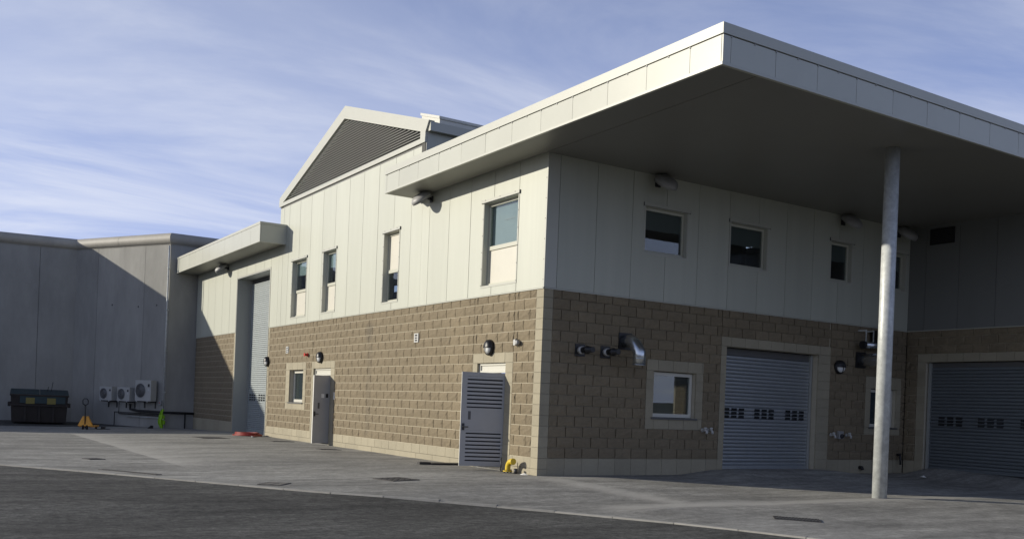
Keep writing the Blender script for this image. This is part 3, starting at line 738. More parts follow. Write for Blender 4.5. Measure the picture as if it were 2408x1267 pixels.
WF = Wall(-math.pi/2, lambda s, z, d: (XE-d, s, z)); WG = Wall(0, lambda s, z, d: (s, YE-d, z)); WH = Wall(math.pi, lambda s, z, d: (s, YN+d, z))
def fascia(W, joints, zb, ztop):
    for a, b in zip(joints, joints[1:]):
        mb = MB(); W.box(mb, a+.004, b-.004, zb+.045, ztop-.18, -.03, random.uniform(-.0012, .0008)); mb.build('fascia_panel', 'fascia_paint', bld)
JF = [YE+.03]+[-5.11+1.03*k for k in range(11)]+[YN-.10, YN-.001]
fascia(WF, JF, ZB, ZT)
JG = [XE+.003]+[-.73+.976*k for k in range(15)]+[XR]
fascia(WG, JG, ZB, ZT)
fascia(WH, [XE+.03, -.12], ZB, ZT)
def rim(z0, z1, out, name, m, ycut=0):
    mb = MB(); o = out
    mb.box(XE-o, XE+.05, YE-o, YN+o, z0, z1); mb.box(XE+.05, XR, YE-o, YE+.05, z0, z1); mb.box(XE+.05, -.004, YN-.05, YN+o, z0, z1); return mb.build(name, m, bld)
rim(ZB-.004, ZB+.042, .006, 'fascia_foot', 'trim_paint')
rim(ZT-.165, ZT, .016, 'coping_trim', 'trim_paint')
rim(ZT-.178, ZT-.166, -.012, 'shadow_gap', 'flash_dark')
cl = MB(); cl.box(-.013, .013, -.008, .012, -.012, .012); clip = cl.mesh('clip', 'grey_plastic', .002)
for s in JF[1:-1]:
    for q in ((0, .5) if s < 5 else (0,)): link('clip', clip, bld, WF.p(s+q, ZT-.185, .004), WF.rz)
for s in JG[1:-1]:
    for q in (0, .5): link('clip', clip, bld, WG.p(s+q, ZT-.185, .004), 0)
# low canopy over the tall doorway
wx, wy0, wy1, wz0, wz1 = -.93, 15.82, 27.24, 6.66, 7.34
mb = MB(); mb.box(wx+.04, 8, wy0+.04, wy1-.02, 6.72, 7.27); mb.build('low_roof', 'joint_backing', bld)
WL = Wall(-math.pi/2, lambda s, z, d: (wx-d, s, z)); WM = Wall(0, lambda s, z, d: (s, wy0-d, z))
JW = [wy0+.003]+[16.85+1.04*k for k in range(10)]+[wy1]
for a, b in zip(JW, JW[1:]):
    mb = MB(); WL.box(mb, a+.004, b-.004, wz0+.03, wz1-.09, -.03, random.uniform(-.001, .001)); mb.build('fascia_panel', 'fascia_paint', bld)
mb = MB(); WM.box(mb, wx+.035, -.002, wz0+.03, wz1-.09, -.03, 0); mb.build('fascia_panel', 'fascia_paint', bld)
mb = MB(); mb.box(wx-.012, wx+.05, wy0-.012, wy1, wz1-.085, wz1); mb.box(wx+.05, -.002, wy0-.012, wy0+.05, wz1-.085, wz1); mb.build('coping_trim', 'trim_paint', bld)
mb = MB(); mb.box(wx-.004, wx+.05, wy0-.004, wy1, wz0-.004, wz0+.027); mb.box(wx+.05, -.002, wy0-.004, wy0+.05, wz0-.004, wz0+.027); mb.build('fascia_foot', 'trim_paint', bld)
for s in JW[1:-1]:
    for q in (0, .5): link('clip', clip, bld, WL.p(s+q, wz1-.092, .002), WL.rz)
plate('soffit_panel', [(wx+.03, wy0+.03), (-.003, wy0+.03), (-.003, wy1-.02), (wx+.03, wy1-.02)], wz0+.002, wz0+.03, 'soffit')

# --- gable with louvres -----------------------------------------------------------
GX = -.012
rid = (10.92, 10.25)
outer = [(16.60, 8.13), (16.56, 8.36), rid, (5.38, 8.56), (5.55, 8.22), (5.55, 8.02), (16.5, 8.02)]
inner = [(16.22, 8.16), (10.94, 9.87), (5.83, 8.36), (5.83, 8.16)]
def gable_ring():
    mb = MB()
    def quad(ps): mb.prism(ps, 0, GX-.03, GX+.14)
    quad([(16.60, 8.13), (16.56, 8.36), rid, inner[1], inner[0]])
    quad([rid, (5.38, 8.56), (5.55, 8.30), inner[2], inner[1]])
    quad([inner[2], (5.55, 8.30), (5.55, 8.163), inner[3]])
    return mb.build('gable_verge', 'trim_paint', bld)
gable_ring()
mb = MB(); mb.box(GX-.035, .10, 5.55, 16.55, 8.04, 8.16); mb.build('louvre_sill', 'trim_paint', bld)
strip('shadow_gap', WA, 5.62, 16.5, 7.985, 8.04, -.03, -.004, 'flash_dark')
mb = MB(); mb.prism([(16.3, 8.16), (10.94, 9.93), (5.7, 8.40), (5.7, 8.16)], 0, .16, .20); gl_ = mb.build('gable_louvre', 'black_plastic', bld)
mb = MB(); mb.box(.00, .14, 5.83, 5.90, 8.162, 8.375); mb.box(.0, .14, 15.98, 16.03, 8.162, 8.22); mb.build('mullion', 'louvre_metal', gl_)
z = 8.19
while z < 9.84:
    f = (z+.03-8.16)/(9.87-8.16)
    ya = 5.90 if z+.03 < 8.37 else 5.83+(z+.03-8.36)/(9.87-8.36)*(10.94-5.83)
    yb = 16.22-(z+.03-8.16)/(9.87-8.16)*(16.22-10.94)
    if yb-ya > .1:
        m_ = MB(); m_.add([(.012, ya, z), (.012, yb, z), (.075, yb, z+.05), (.075, ya, z+.05), (.012, ya, z+.020), (.012, yb, z+.020), (.069, yb, z+.056), (.069, ya, z+.056)],
                          [(0, 1, 2, 3), (4, 7, 6, 5), (0, 4, 5, 1), (3, 2, 6, 7), (0, 3, 7, 4), (1, 5, 6, 2)])
        m_.build('louvre_blade', 'louvre_metal', gl_)
    z += .072
# roof planes and the shaded flank of the raised hall
mb = MB(); mb.prism([(16.56, 8.34), (rid[0], rid[1]-.02), (5.40, 8.54), (5.40, 8.40), (rid[0], rid[1]-.16), (16.56, 8.22)], 0, GX+.141, 12); mb.build('hall_roof', 'trim_paint', bld)
for i in range(11):
    mb = MB(); mb.box(.02+i*1.04, .02+(i+1)*1.04-.012, 5.53, 5.56, 7.1, 8.42); mb.build('cladding_panel', 'cladding', bld)
mb = MB(); mb.box(-.02, 11.4, 5.565, 5.75, 7.1, 8.40); mb.box(.0, 11.4, 16.2, 16.48, 6.9, 8.3); mb.box(11.4, 11.6, 5.6, 16.4, 0, 8.4); mb.build('inner_wall', 'joint_backing', bld)
strip('corner_trim', WA, 5.535, 5.618, 6.74, 8.03, -.03, .004)
mb = MB(); mb.box(.005, 11.5, 5.36, 5.47, 8.30, 8.52); mb.build('gutter', 'trim_paint', bld)
rz_ = lambda y: 8.545+.305*(y-5.40)
mb = MB(); mb.prism([(5.86, rz_(5.86)-.02), (6.90, rz_(6.90)-.02), (6.90, rz_(6.9)+.12), (5.86, rz_(5.86)+.12)], 0, .52, 2.1); rl = mb.build('rooflight', 'window_white', bld)
mb = MB(); mb.prism([(5.83, rz_(5.83)+.121), (6.93, rz_(6.93)+.121), (6.93, rz_(6.93)+.19), (5.83, rz_(5.83)+.19)], 0, .49, 2.13); mb.build('rooflight_lid', 'window_white', rl)
# rear shell so that the rooms stay dark
mb = MB(); mb.box(12.46, 13.9, -9.0, 9, -.5, 6.95); mb.box(.3, 12.4, 27.0, 27.25, -.5, 6.7); mb.box(9.0, 9.3, 16.4, 27, -.5, 6.7); mb.build('rear_wall', 'joint_backing', bld)
mb = MB(); mb.box(.36, 11.4, 5.75, 16.2, 6.9, 6.95); mb.box(.36, 12.0, .32, 16.9, 3.4, 3.5); mb.build('floor_slab', 'joint_backing', bld)
# --- column ---------------------------------------------------------------------
mb = MB(); zc = hf(4.86, -4.62)
mb.lathe([(.137, zc-.05), (.137, ZB-.002)], 32, T(4.86, -4.62, 0)); colm = mb.build('support_column', 'galv_steel', bld)

# ------------------------------------------------------------------ precast perimeter wall
pw = empty('precast_wall', 'tall grey precast concrete wall with rounded coping, behind the yard', 'wall', (-1.2, 27.3, 0))
I0, I1, I2 = Vector((-1.2, 27.3, 0)), Vector((-4.2, 32.6, 0)), Vector((-36, 36.6, 0)); I9 = Vector((3.5, 27.3, 0))
HB, HT, RC = 7.90, 8.42, .26
def seg_panels(a, b, breaks, inward):
    """panels from a to b; the wall's face is the line a-b, thickness on the inward side"""
    dr = (b-a).normalized(); nn = Vector((-dr.y, dr.x, 0)); nn = nn if nn.dot(inward) > 0 else -nn
    for s0, s1 in zip(breaks, breaks[1:]):
        m_ = MB(); P = [a+dr*(s0+.008), a+dr*(s1-.008), a+dr*(s1-.008)+nn*.22, a+dr*(s0+.008)+nn*.22]
        P = [p-I0 for p in P]
        j = random.uniform(-.004, .004)
        P = [p+nn*j for p in P]
        m_.add([(p.x, p.y, -.6) for p in P]+[(p.x, p.y, HB+.03) for p in P], [(3, 2, 1, 0), (4, 5, 6, 7), (0, 1, 5, 4), (1, 2, 6, 5), (2, 3, 7, 6), (3, 0, 4, 7)]); m_.build('precast_panel', 'precast', pw)
def lens(a, b, first, pitch):
    l = (b-a).length; out = [0]; s = first
    while s < l-.3: out.append(s); s += pitch
    return out+[l]
seg_panels(I0, I1, [0, 1.56, 4.62, 6.34], Vector((1, 1, 0)))
seg_panels(I1, I2, lens(I1, I2, 1.55, 3.0), Vector((0, 1, 0)))
seg_panels(I0, I9, [0, 2.2, 4.7], Vector((0, 1, 0)))
mb = MB()   # dark seal behind the joints
for a, b in ((I0, I1), (I1, I2), (I0, I9)):
    dr = (b-a).normalized(); nn = Vector((-dr.y, dr.x, 0)); nn = nn if nn.y > 0 else -nn
    P = [p-I0 for p in (a+nn*.10, b+nn*.10, b+nn*.18, a+nn*.18)]
    mb.add([(p.x, p.y, -.6) for p in P]+[(p.x, p.y, HB) for p in P], [(3, 2, 1, 0), (4, 5, 6, 7), (0, 1, 5, 4), (1, 2, 6, 5), (2, 3, 7, 6), (3, 0, 4, 7)])
mb.build('joint_seal', 'flash_dark', pw)
# coping: half-round rail, mitred at the corners
def coping(path, breaks_list):
    path = [Vector(p) for p in path]
    offs = []
    for i, p in enumerate(path):
        ns = []
        for a, b in ((i-1, i), (i, i+1)):
            if a < 0 or b >= len(path): continue
            dr = (path[b]-path[a]).normalized(); nn = Vector((dr.y, -dr.x, 0)); ns.append(nn)
        m_ = ns[0] if len(ns) == 1 else (ns[0]+ns[1]).normalized()/max(.3, math.cos(ns[0].angle(ns[1])/2)); offs.append(m_)
    prof = [(.02, HB)]+[(-.10+RC*math.cos(t), HB+RC+RC*math.sin(t)) for t in [(-math.pi/2+math.pi*k/12) for k in range(1, 14)]]+[(-.34, HT-.02), (-.34, HB)]
    for i in range(len(path)-1):
        a, b = path[i], path[i+1]; l = (b-a).length
        br = breaks_list[i]
        for s0, s1 in zip(br, br[1:]):
            vs = []; grow_ = random.uniform(-.006, .008)
            for s, edge_ in ((s0, s0 == 0), (s1, s1 == br[-1])):
                f = s/l; p = a.lerp(b, f); off = offs[i] if s == 0 else offs[i+1] if edge_ else None
                g = 0.0
                dr = (b-a).normalized(); nn = Vector((dr.y, -dr.x, 0))
                for q, z in prof:
                    v = p+dr*g+(off if off is not None else nn)*(q+(grow_ if 2 < 3 else 0))-I0; vs.append((v.x, v.y, z))
            n = len(prof); m_ = MB(); m_.add(vs, [(k, (k+1) % n, n+(k+1) % n, n+k) for k in range(n)], True); m_.add(vs, [tuple(range(n)), tuple(range(2*n-1, n-1, -1))]); m_.build('coping', 'coping', pw)
coping([I2, I1, I0, I9], [[0]+[(I2-I1).length-s for s in range(28, 0, -3)]+[(I2-I1).length], [0, 2.9, 6.09], [0, 2.2, 4.7]])
for sx, sz in ((1.9, 5.2), (.75, 5.25), (3.6, 5.3)):
    dr = (I1-I0).normalized(); p = dr*sx; nn = Vector((-dr.y, dr.x, 0)); nn = nn if nn.y < 0 else -nn
    m_ = MB(); M = T(p.x+nn.x*.002, p.y+nn.y*.002, sz) @ RZ(math.atan2(nn.y, nn.x)) @ RY(math.pi/2); m_.lathe([(.045, 0), (.03, .012)], 12, M); m_.build('lifting_socket', 'flash_dark', pw)

# ------------------------------------------------------------------ things on the walls
RZA = -math.pi/2
def bulkhead(name, label, W, s, z, d=0.0, w=.27, h=.34):
    t = empty(name, label, 'wall light', W.p(s, z, d), W.rz, 'bulkhead lights on the blockwork')
    F = RX(math.pi/2)
    def ell(prof, n=28): 
        m_ = MB(); m_.lathe(prof, n, Matrix.Diagonal((w, 1, h, 1)) @ F); return m_
    ell([(.5, -.005), (.5, .05), (.46, .075), (.40, .075)]).build('housing', 'black_plastic', t)
    ell([(.40, .05), (.40, .078), (.37, .105), (.28, .125), (.14, .137), (.02, .14)]).build('diffuser', 'lamp_glass', t)
    arc = [(.46, .07), (.44, .10), (.38, .125), (.28, .143), (.14, .153), (0, .156)]; arc = arc+[(-a, b) for a, b in arc[-2::-1]]
    m_ = MB(); m_.tube([(0, -b, a*h) for a, b in arc], .008, 6); m_.tube([(a*w, -b, 0) for a, b in arc], .008, 6); m_.build('guard', 'black_plastic', t)
    vs = []; n = 14; m_ = MB()
    for k in range(n+1):
        a = math.pi*k/n
        for r, yy_ in ((.47, -.07), (.44, -.11), (.30, -.142), (.03, -.152)): vs.append((w*r*math.cos(a), yy_, h*r*math.sin(a)))
    m_.add(vs, [(k*4+j, (k+1)*4+j, (k+1)*4+j+1, k*4+j+1) for k in range(n) for j in range(3)], True); m_.build('eyelid_hood', 'black_plastic', t)
    return t
bulkhead('bulkhead_light', 'black oval bulkhead light above the louvred door', WA, 2.03, 2.70, -.006, .30, .36)
bulkhead('bulkhead_light', 'black oval bulkhead light above the narrow open grey door', WA, 12.2, 2.70, -.006, .30, .36)
bulkhead('bulkhead_light', 'black oval bulkhead light on the edge of the tall sunlit shutter', WA, 17.28, 2.66, -.006, .30, .36)
bulkhead('bulkhead_light', 'round bulkhead light in the shade right of the blue-grey shutter', WB, 9.32, 2.75, -.006, .36, .36)
def flood(label, W, s, z, size=.58):
    t = empty('floodlight', label, 'floodlight', W.p(s, z, 0), W.rz, 'floodlights under the canopies')
    m_ = MB(); m_.box(-.07, .07, -.03, -.001, -.07, .07); m_.tube([(0, -.02, 0), (0, -.16, .03)], .035, 12); m_.build('bracket', 'dark_steel', t)
    M = T(0, -.30, 0) @ RX(math.radians(38)) @ Matrix.Diagonal((size/.42, size/.42, 1, 1))
    m_ = MB(); m_.lathe([(.02, .115), (.11, .105), (.17, .07), (.205, .01), (.205, -.035), (.185, -.05)], 26, M); m_.build('lamp_body', 'grey_plastic', t)
    m_ = MB(); m_.lathe([(.18, -.047), (.175, -.052), (.02, -.056)], 26, M); m_.build('lens', 'vision_glass' if W is WB else 'grey_plastic', t)
    m_ = MB(); m_.lathe([(.198, -.045), (.206, -.06), (.18, -.062), (.176, -.05)], 26, M, cap=False); m_.build('bezel', 'grey_plastic', t)
    return t
flood('grey floodlight under the end of the big canopy, above the sunlit cladding', WA, 5.12, 6.50)
flood('floodlight under the low canopy, above the tall shutter', WA, 22.6, 6.50)
flood('dark floodlight in the shade above the leftmost upper window under the canopy', WB, 2.95, 6.47)
flood('dark floodlight in the shade left of the column, high on the wall', WB, 9.25, 6.47)
flood('dark floodlight high in the shade just right of the column', WB, 11.55, 6.45)
# small camera just under the canopy end
t = empty('security_sensor', 'small pale sensor under the left end of the big canopy', 'sensor', (-.02, 5.72, 6.55), RZA)
m_ = MB(); m_.box(-.05, .05, -.10, -.001, -.03, .03); m_.build('sensor_body', 'white_plastic', t, .006); m_ = MB(); m_.tube([(.06, -.08, -.02), (.10, -.12, -.045)], .022, 10); m_.build('sensor_eye', 'grey_plastic', t)
# louvred ventilators
def vent(label, s, z):
    t = empty('wall_vent', label, 'vent', WA.p(s, z, -.004), RZA, 'small wall vents in the blockwork')
    m_ = MB(); w, h = .115, .115
    for b in ((-w, w, -h, -h+.03), (-w, w, h-.03, h), (-w, -w+.05, -h+.03, h-.03), (w-.05, w, -h+.03, h-.03)): m_.box(b[0], b[1], -.022, 0, b[2], b[3])
    m_.build('vent_frame', 'white_plastic', t)
    m_ = MB(); m_.box(-w+.05, w-.05, -.006, -.001, -h+.03, h-.03); m_.build('vent_cavity', 'black_plastic', t)
    for k in range(2): m_ = MB(); m_.box(-w+.05, w-.05, -.020, -.004, -.045+k*.06, -.02+k*.06); m_.build('vent_bar', 'white_plastic', t)
vent('small pale wall vent high on the blocks, left of the louvred door', 5.67, 3.06); vent('small wall vent above the ground-floor window by the tall shutter', 15.28, 3.02)
# red alarm sounder
t = empty('alarm_sounder', 'small red alarm sounder left of the light over the grey door', 'alarm', WA.p(13.34, 2.81, -.004), RZA)
m_ = MB(); m_.lathe([(.055, 0), (.06, .02), (.05, .05)], 16, RX(math.pi/2)); m_.build('sounder_base', 'red_plastic', t); m_ = MB(); m_.lathe([(.03, .05), (.035, .07), (.055, .12), (.06, .125)], 16, RX(math.pi/2)); m_.build('sounder_horn', 'red_plastic', t)
# corner detector
t = empty('wall_sensor', 'white box with grey round detector on the sunlit blocks by the corner', 'sensor', WA.p(.90, 2.77, -.004), RZA)
m_ = MB(); m_.box(-.09, -.02, -.07, 0, -.055, .07); m_.build('junction_box', 'white_plastic', t, .005)
m_ = MB(); m_.lathe([(.05, 0), (.055, .05), (.05, .08), (.02, .085)], 18, T(.05, -.01, 0) @ RX(math.pi/2)); m_.build('detector', 'grey_plastic', t)
m_ = MB(); m_.tube([(.02, -.03, .05), (-.01, -.05, .085), (-.04, -.03, .07)], .012, 8); m_.tube([(.03, -.02, -.05), (.04, -.03, -.09)], .012, 8); m_.build('cable_gland', 'black_plastic', t)

# flue terminals, ducts, taps on the shaded wall
def flue(label, s, z):
    t = empty('flue_terminal', label, 'flue', WB.p(s, z, -.004), 0, 'black boiler flues on the shaded wall')
    m_ = MB(); m_.box(-.13, .13, -.02, 0, -.13, .13); m_.build('wall_plate', 'black_plastic', t, .004)
    m_ = MB(); m_.tube([(0, -.0205, 0), (0, -.12, 0)], .082, 20); m_.build('sleeve', 'white_plastic', t)
    M = RX(math.pi/2)
    m_ = MB(); m_.lathe([(.07, .118), (.072, .26), (.085, .27), (.085, .30), (.062, .31), (.060, .46), (.05, .46)], 22, M); m_.build('terminal', 'black_plastic', t)
    return t
flue('black round flue nearest the building corner, in the shade', .98, 2.65); flue('black round flue second from the corner, beside the silver duct bend', 1.66, 2.65)
def elbow(name, label, W, s, z, r, reach, drop, twist):
    t = empty(name, label, 'duct', W.p(s, z, -.004), W.rz)
    m_ = MB(); m_.box(-r*1.3, r*1.3, -.014, 0, -r*1.3, r*1.3); m_.build('wall_plate', 'black_plastic', t)
    M = lambda p: Vector((p[0]+p[1]*-math.sin(twist)*1, p[1]*math.cos(twist), p[2]))
    pts = [(0, -.01, 0), (0, -reach*.45, 0), (0, -reach*.75, -drop*.18), (0, -reach, -drop*.5), (0, -reach, -drop)]
    segs = [pts[0:2], pts[1:3], pts[2:4], pts[3:5]]
    m_ = MB(); m_.tube([M(p) for p in pts], r, 24, cap=True); m_.build('duct_bend', 'duct_metal', t)
    for p in pts[1:4]:
        pass
    m_ = MB(); m_.tube([M((0, -reach, -drop*.72)), M((0, -reach, -drop*.76))], r*1.045, 24); m_.tube([M((0, -reach, -drop*.985)), M((0, -reach, -drop*1.02))], r*1.045, 24); m_.build('bead', 'duct_metal', t)
    return t
elbow('duct_elbow', 'galvanised silver duct elbow bending down out of the shaded wall', WB, 2.20, 2.92, .140, .50, .52, .0)
t = elbow('extract_duct', 'silver extract duct bend behind the column, under the cladding', WB, 10.18, 2.98, .16, .72, -.10, .0)
t2 = empty('extract_fan', 'silver extract pipe and brackets above the duct behind the column', 'duct', WB.p(10.1, 3.36, -.004), 0)
m_ = MB(); m_.tube([(-.12, -.25, .0), (.85, -.25, .03)], .085, 18); m_.build('pipe', 'duct_metal', t2)
m_ = MB(); m_.tube([(-.20, -.25, .0), (-.12, -.25, 0)], .10, 18); m_.build('pipe_end', 'black_plastic', t2)
for x in (-.06, .24): m_ = MB(); m_.box(x-.012, x+.012, -.26, -.24, .08, .40); m_.box(x-.012, x+.012, -.24, 0, .36, .40); m_.build('bracket', 'galv_steel', t2)
m_ = MB(); m_.box(.40, .80, -.42, -.04, .09, .42); m_.build('fan_box', 'black_plastic', t2, .01)
def tap(label, s, z, m='white_plastic', g='water taps on the shaded wall'):
    t = empty('wall_socket' if m != 'white_plastic' else 'water_tap', label, 'tap' if m == 'white_plastic' else 'socket', WB.p(s, z, -.004), 0, g)
    m_ = MB(); m_.lathe([(.05, 0), (.045, .03), (.03, .04)], 14, RX(math.pi/2)); m_.build('back_plate', m, t)
    m_ = MB(); m_.tube([(0, -.03, 0), (0, -.12, .0), (0, -.15, -.03), (0, -.15, -.08)], .028, 12); m_.build('spout', m, t)
    m_ = MB(); m_.lathe([(.02, 0), (.045, .02), (.04, .045), (.01, .05)], 12, T(0, -.10, .02)); m_.build('valve_cap', m, t)
tap('left one of the two pale taps below the shaded window', 4.60, 1.03); tap('right one of the two pale taps below the shaded window', 4.78, 1.03)
tap('pale tap nearest the right jamb of the blue-grey shutter', 9.10, 1.0); tap('pale tap farthest right of three fittings beside the shutter', 9.72, 1.0)
t = empty('wall_socket', 'grey socket box between two pale taps beside the shutter', 'socket', WB.p(9.42, 1.0, -.004), 0)
m_ = MB(); m_.box(-.09, .09, -.09, 0, -.10, .10); m_.build('socket_body', 'grey_plastic', t, .012); m_ = MB(); m_.lathe([(.06, 0), (.055, .05)], 16, T(0, -.09, -.02) @ RX(math.pi/2+.5)); m_.build('socket_lid', 'dark_steel', t)
t = empty('hose_reel_valve', 'small black valve low on the wall near the inner corner', 'valve', WB.p(11.86, .50, -.004), 0)
m_ = MB(); m_.tube([(0, 0, 0), (0, -.10, 0), (0, -.12, -.10), (0, -.12, -.26)], .03, 10); m_.build('pipe', 'black_plastic', t); m_ = MB(); m_.box(-.13, .06, -.13, -.10, .02, .045); m_.build('lever', 'black_plastic', t, .004)
t = empty('floor_outlet', 'small dark outlet at the foot of the wall beside the shutter', 'outlet', WB.p(10.3, .16, -.004), 0)
m_ = MB(); m_.tube([(0, 0, 0), (0, -.08, 0), (0, -.10, -.06)], .045, 12); m_.build('pipe_stub', 'black_plastic', t)
# grille high on the return wall
t = empty('extract_grille', 'dark rectangular grille high on the return wall under the canopy', 'grille', WC.p(-.96, 6.37, .002), RZA)
m_ = MB(); w, h = .35, .21
for b in ((-w, w, -h, -h+.03), (-w, w, h-.03, h), (-w, -w+.03, -h+.03, h-.03), (w-.03, w, -h+.03, h-.03)): m_.box(b[0], b[1], -.03, 0, b[2], b[3])
m_.build('grille_frame', 'black_plastic', t)
for k in range(8): m_ = MB(); m_.box(-w+.03, w-.03, -.02, -.006, -h+.05+k*.042, -h+.07+k*.042); m_.build('grille_blade', 'dark_steel', t)
m_ = MB(); m_.box(-w+.03, w-.03, -.004, 0, -h+.03, h-.03); m_.build('grille_back', 'black_plastic', t)

# ------------------------------------------------------------------ condensers on the angled wall
dr = (I1-I0).normalized(); nn = Vector((-dr.y, dr.x, 0)); nn = nn if nn.y < 0 else -nn     # nn points out of the wall
ANG = math.atan2(nn.x, -nn.y)                                                             # local -y = outward
def WQ(s, d, z): p = I0+dr*s+nn*d; return (p.x, p.y, z)
def aircon(label, s, z, w, h, big=False):
    t = empty('air_conditioner', label, 'air conditioner', WQ(s, .12, z), ANG, 'condenser units on the angled concrete wall')
    D = .32
    m_ = MB(); m_.box(-w/2, w/2, -D, 0, 0, h); m_.build('casing', 'aircon_white', t, .012)
    cxl = -w*.16; r = min(h*.40, w*.33)
    m_ = MB(); m_.lathe([(r*1.06, 0), (r*1.06, .014), (r*.98, .016), (r*.95, .004)], 26, T(cxl, -D, h*.5) @ RX(math.pi/2)); m_.build('fan_ring', 'aircon_white', t)
    m_ = MB(); m_.lathe([(r*.95, .0), (r*.95, .004), (r*.1, .005)], 26, T(cxl, -D, h*.5) @ RX(math.pi/2)); m_.build('fan_grille', 'grille_dark', t)
    for k in range(6):
        rr = r*(.2+.13*k); m_ = MB(); m_.tube([(cxl+rr*math.cos(a*math.pi/12), -D-.010, h*.5+rr*math.sin(a*math.pi/12)) for a in range(25)], .004, 5, cap=False); m_.build('guard_wire', 'grey_plastic', t)
    m_ = MB(); m_.box(w*.30, w*.42, -D-.003, -D, h*.68, h*.82); m_.build('rating_label', 'black_plastic', t)
    m_ = MB(); m_.box(w*.31, w*.41, -D-.003, -D, h*.50, h*.60); m_.build('logo_plate', 'galv_steel', t)
    for x in (-w*.34, w*.34): m_ = MB(); m_.box(x-.03, x+.03, -D-.02, .118, -.045, -.002); m_.box(x-.03, x+.03, .09, .118, -.30, -.046); m_.build('bracket', 'dark_steel', t)
    for x in (-w*.34, w*.34): m_ = MB(); m_.lathe([(.025, 0), (.025, .02)], 10, T(x, -D-.02, -.022) @ RX(math.pi/2)); m_.build('bracket_cap', 'white_plastic', t)
aircon('leftmost small white condenser unit on the concrete wall', 3.28, .96, .80, .62)
aircon('middle small white condenser unit on the concrete wall', 2.13, .96, .80, .62)
aircon('large white condenser unit, right of the two small ones', .90, 1.00, .98, .92, True)
t = empty('isolator_box', 'small pale isolator box beside the large condenser', 'switch box', WQ(.22, .0, .86), ANG)
m_ = MB(); m_.box(-.07, .07, -.09, 0, 0, .18); m_.build('box_body', 'grey_plastic', t, .008); m_ = MB(); m_.lathe([(.025, 0), (.02, .03)], 10, T(0, -.09, .1) @ RX(math.pi/2)); m_.build('switch_knob', 'red_plastic', t)
t = empty('pipe_run', 'black insulated refrigerant pipes low along the concrete wall', 'pipes', WQ(3.1, .1, 0), 0)
o0 = Vector(WQ(3.1, .1, 0))
def PQ(s, d, z): return Vector(WQ(s, d, z))-o0
def PX(x, d, z): return Vector((x, 27.3-d, z))-o0
m_ = MB(); m_.tube([PQ(2.0, .14, .86), PQ(2.0, .14, .62), PQ(1.5, .16, .56), PQ(.2, .18, .55), PX(-1.30, .28, .54), PX(-1.0, .22, .54), PX(.02, .2, .53)], .055, 12); m_.build('main_pipe', 'rubber', t)
m_ = MB(); m_.tube([PQ(2.75, .12, .9), PQ(2.75, .12, .40), PQ(.1, .12, .38)], .022, 8); m_.build('branch_pipe', 'rubber', t)
m_ = MB(); m_.tube([PQ(3.05, .10, -.3), PQ(3.05, .10, .46), PQ(.1, .10, .45)], .02, 8); m_.build('branch_pipe', 'rubber', t)
m_ = MB(); m_.tube([PQ(2.3, .10, .30), PQ(.1, .10, .29)], .016, 8); m_.build('branch_pipe', 'galv_steel', t)
m_ = MB(); m_.tube([PX(-.35, .10, -.3), PX(-.35, .10, .5)], .03, 8); m_.build('drop_pipe', 'rubber', t)
t = empty('vent_pipe', 'slim galvanised pipe standing up the corner of the concrete wall', 'pipe', (-1.30, 27.17, -.2))
m_ = MB(); m_.tube([(0, 0, .85), (0, 0, 8.02)], .035, 12); m_.build('upper_pipe', 'galv_steel', t); m_ = MB(); m_.tube([(0, 0, 0), (0, 0, .849)], .038, 12); m_.build('painted_foot', 'green_paint', t)
m_ = MB(); m_.box(-.28, .34, -.14, .14, .0, .05); m_.build('foot_plate', 'green_paint', t, .01)
for z in (1.6, 3.4, 5.2, 7.0): m_ = MB(); m_.tube([(0, 0, z), (0, 0, z+.05)], .046, 12); m_.box(-.02, .08, .0, .12, z, z+.05); m_.build('pipe_clip', 'galv_steel', t)
# hi-vis waistcoat hanging on the pipe
t = empty('hi_vis_waistcoat', 'bright green hi-vis waistcoat hanging on the pipe at the wall corner', 'waistcoat', (-1.36, 27.10, .0))
def cloth(w0, w1, z0, z1, y0, amp, seed):
    m_ = MB(); nx_, nz_ = 10, 12; vs = []
    for j in range(nz_+1):
        f = j/nz_; z = z0+(z1-z0)*f; w = w0+(w1-w0)*f
        for i in range(nx_+1):
            g = i/nx_*2-1
            vs.append((g*w+.03*math.sin(f*7+seed), y0+amp*math.cos(g*5+seed+f*2)-.03*(1-abs(g)), z-.05*abs(g)*f))
    m_.add(vs, [(j*(nx_+1)+i, j*(nx_+1)+i+1, (j+1)*(nx_+1)+i+1, (j+1)*(nx_+1)+i) for j in range(nz_) for i in range(nx_)], True); return m_
b_ = cloth(.13, .07, .02, .70, -.06, .03, 0).build('back_panel', 'vest', t); b_.modifiers.new('t', 'SOLIDIFY').thickness = .012
b_ = cloth(.07, .13, -.16, .46, -.11, .025, 1.3).build('front_panel', 'vest', t); b_.modifiers.new('t', 'SOLIDIFY').thickness = .012; b_.location.x = -.05
b_ = cloth(.125, .12, .22, .27, -.068, .03, 0.4).build('reflective_band', 'vest_tape', t); b_.modifiers.new('t', 'SOLIDIFY').thickness = .016

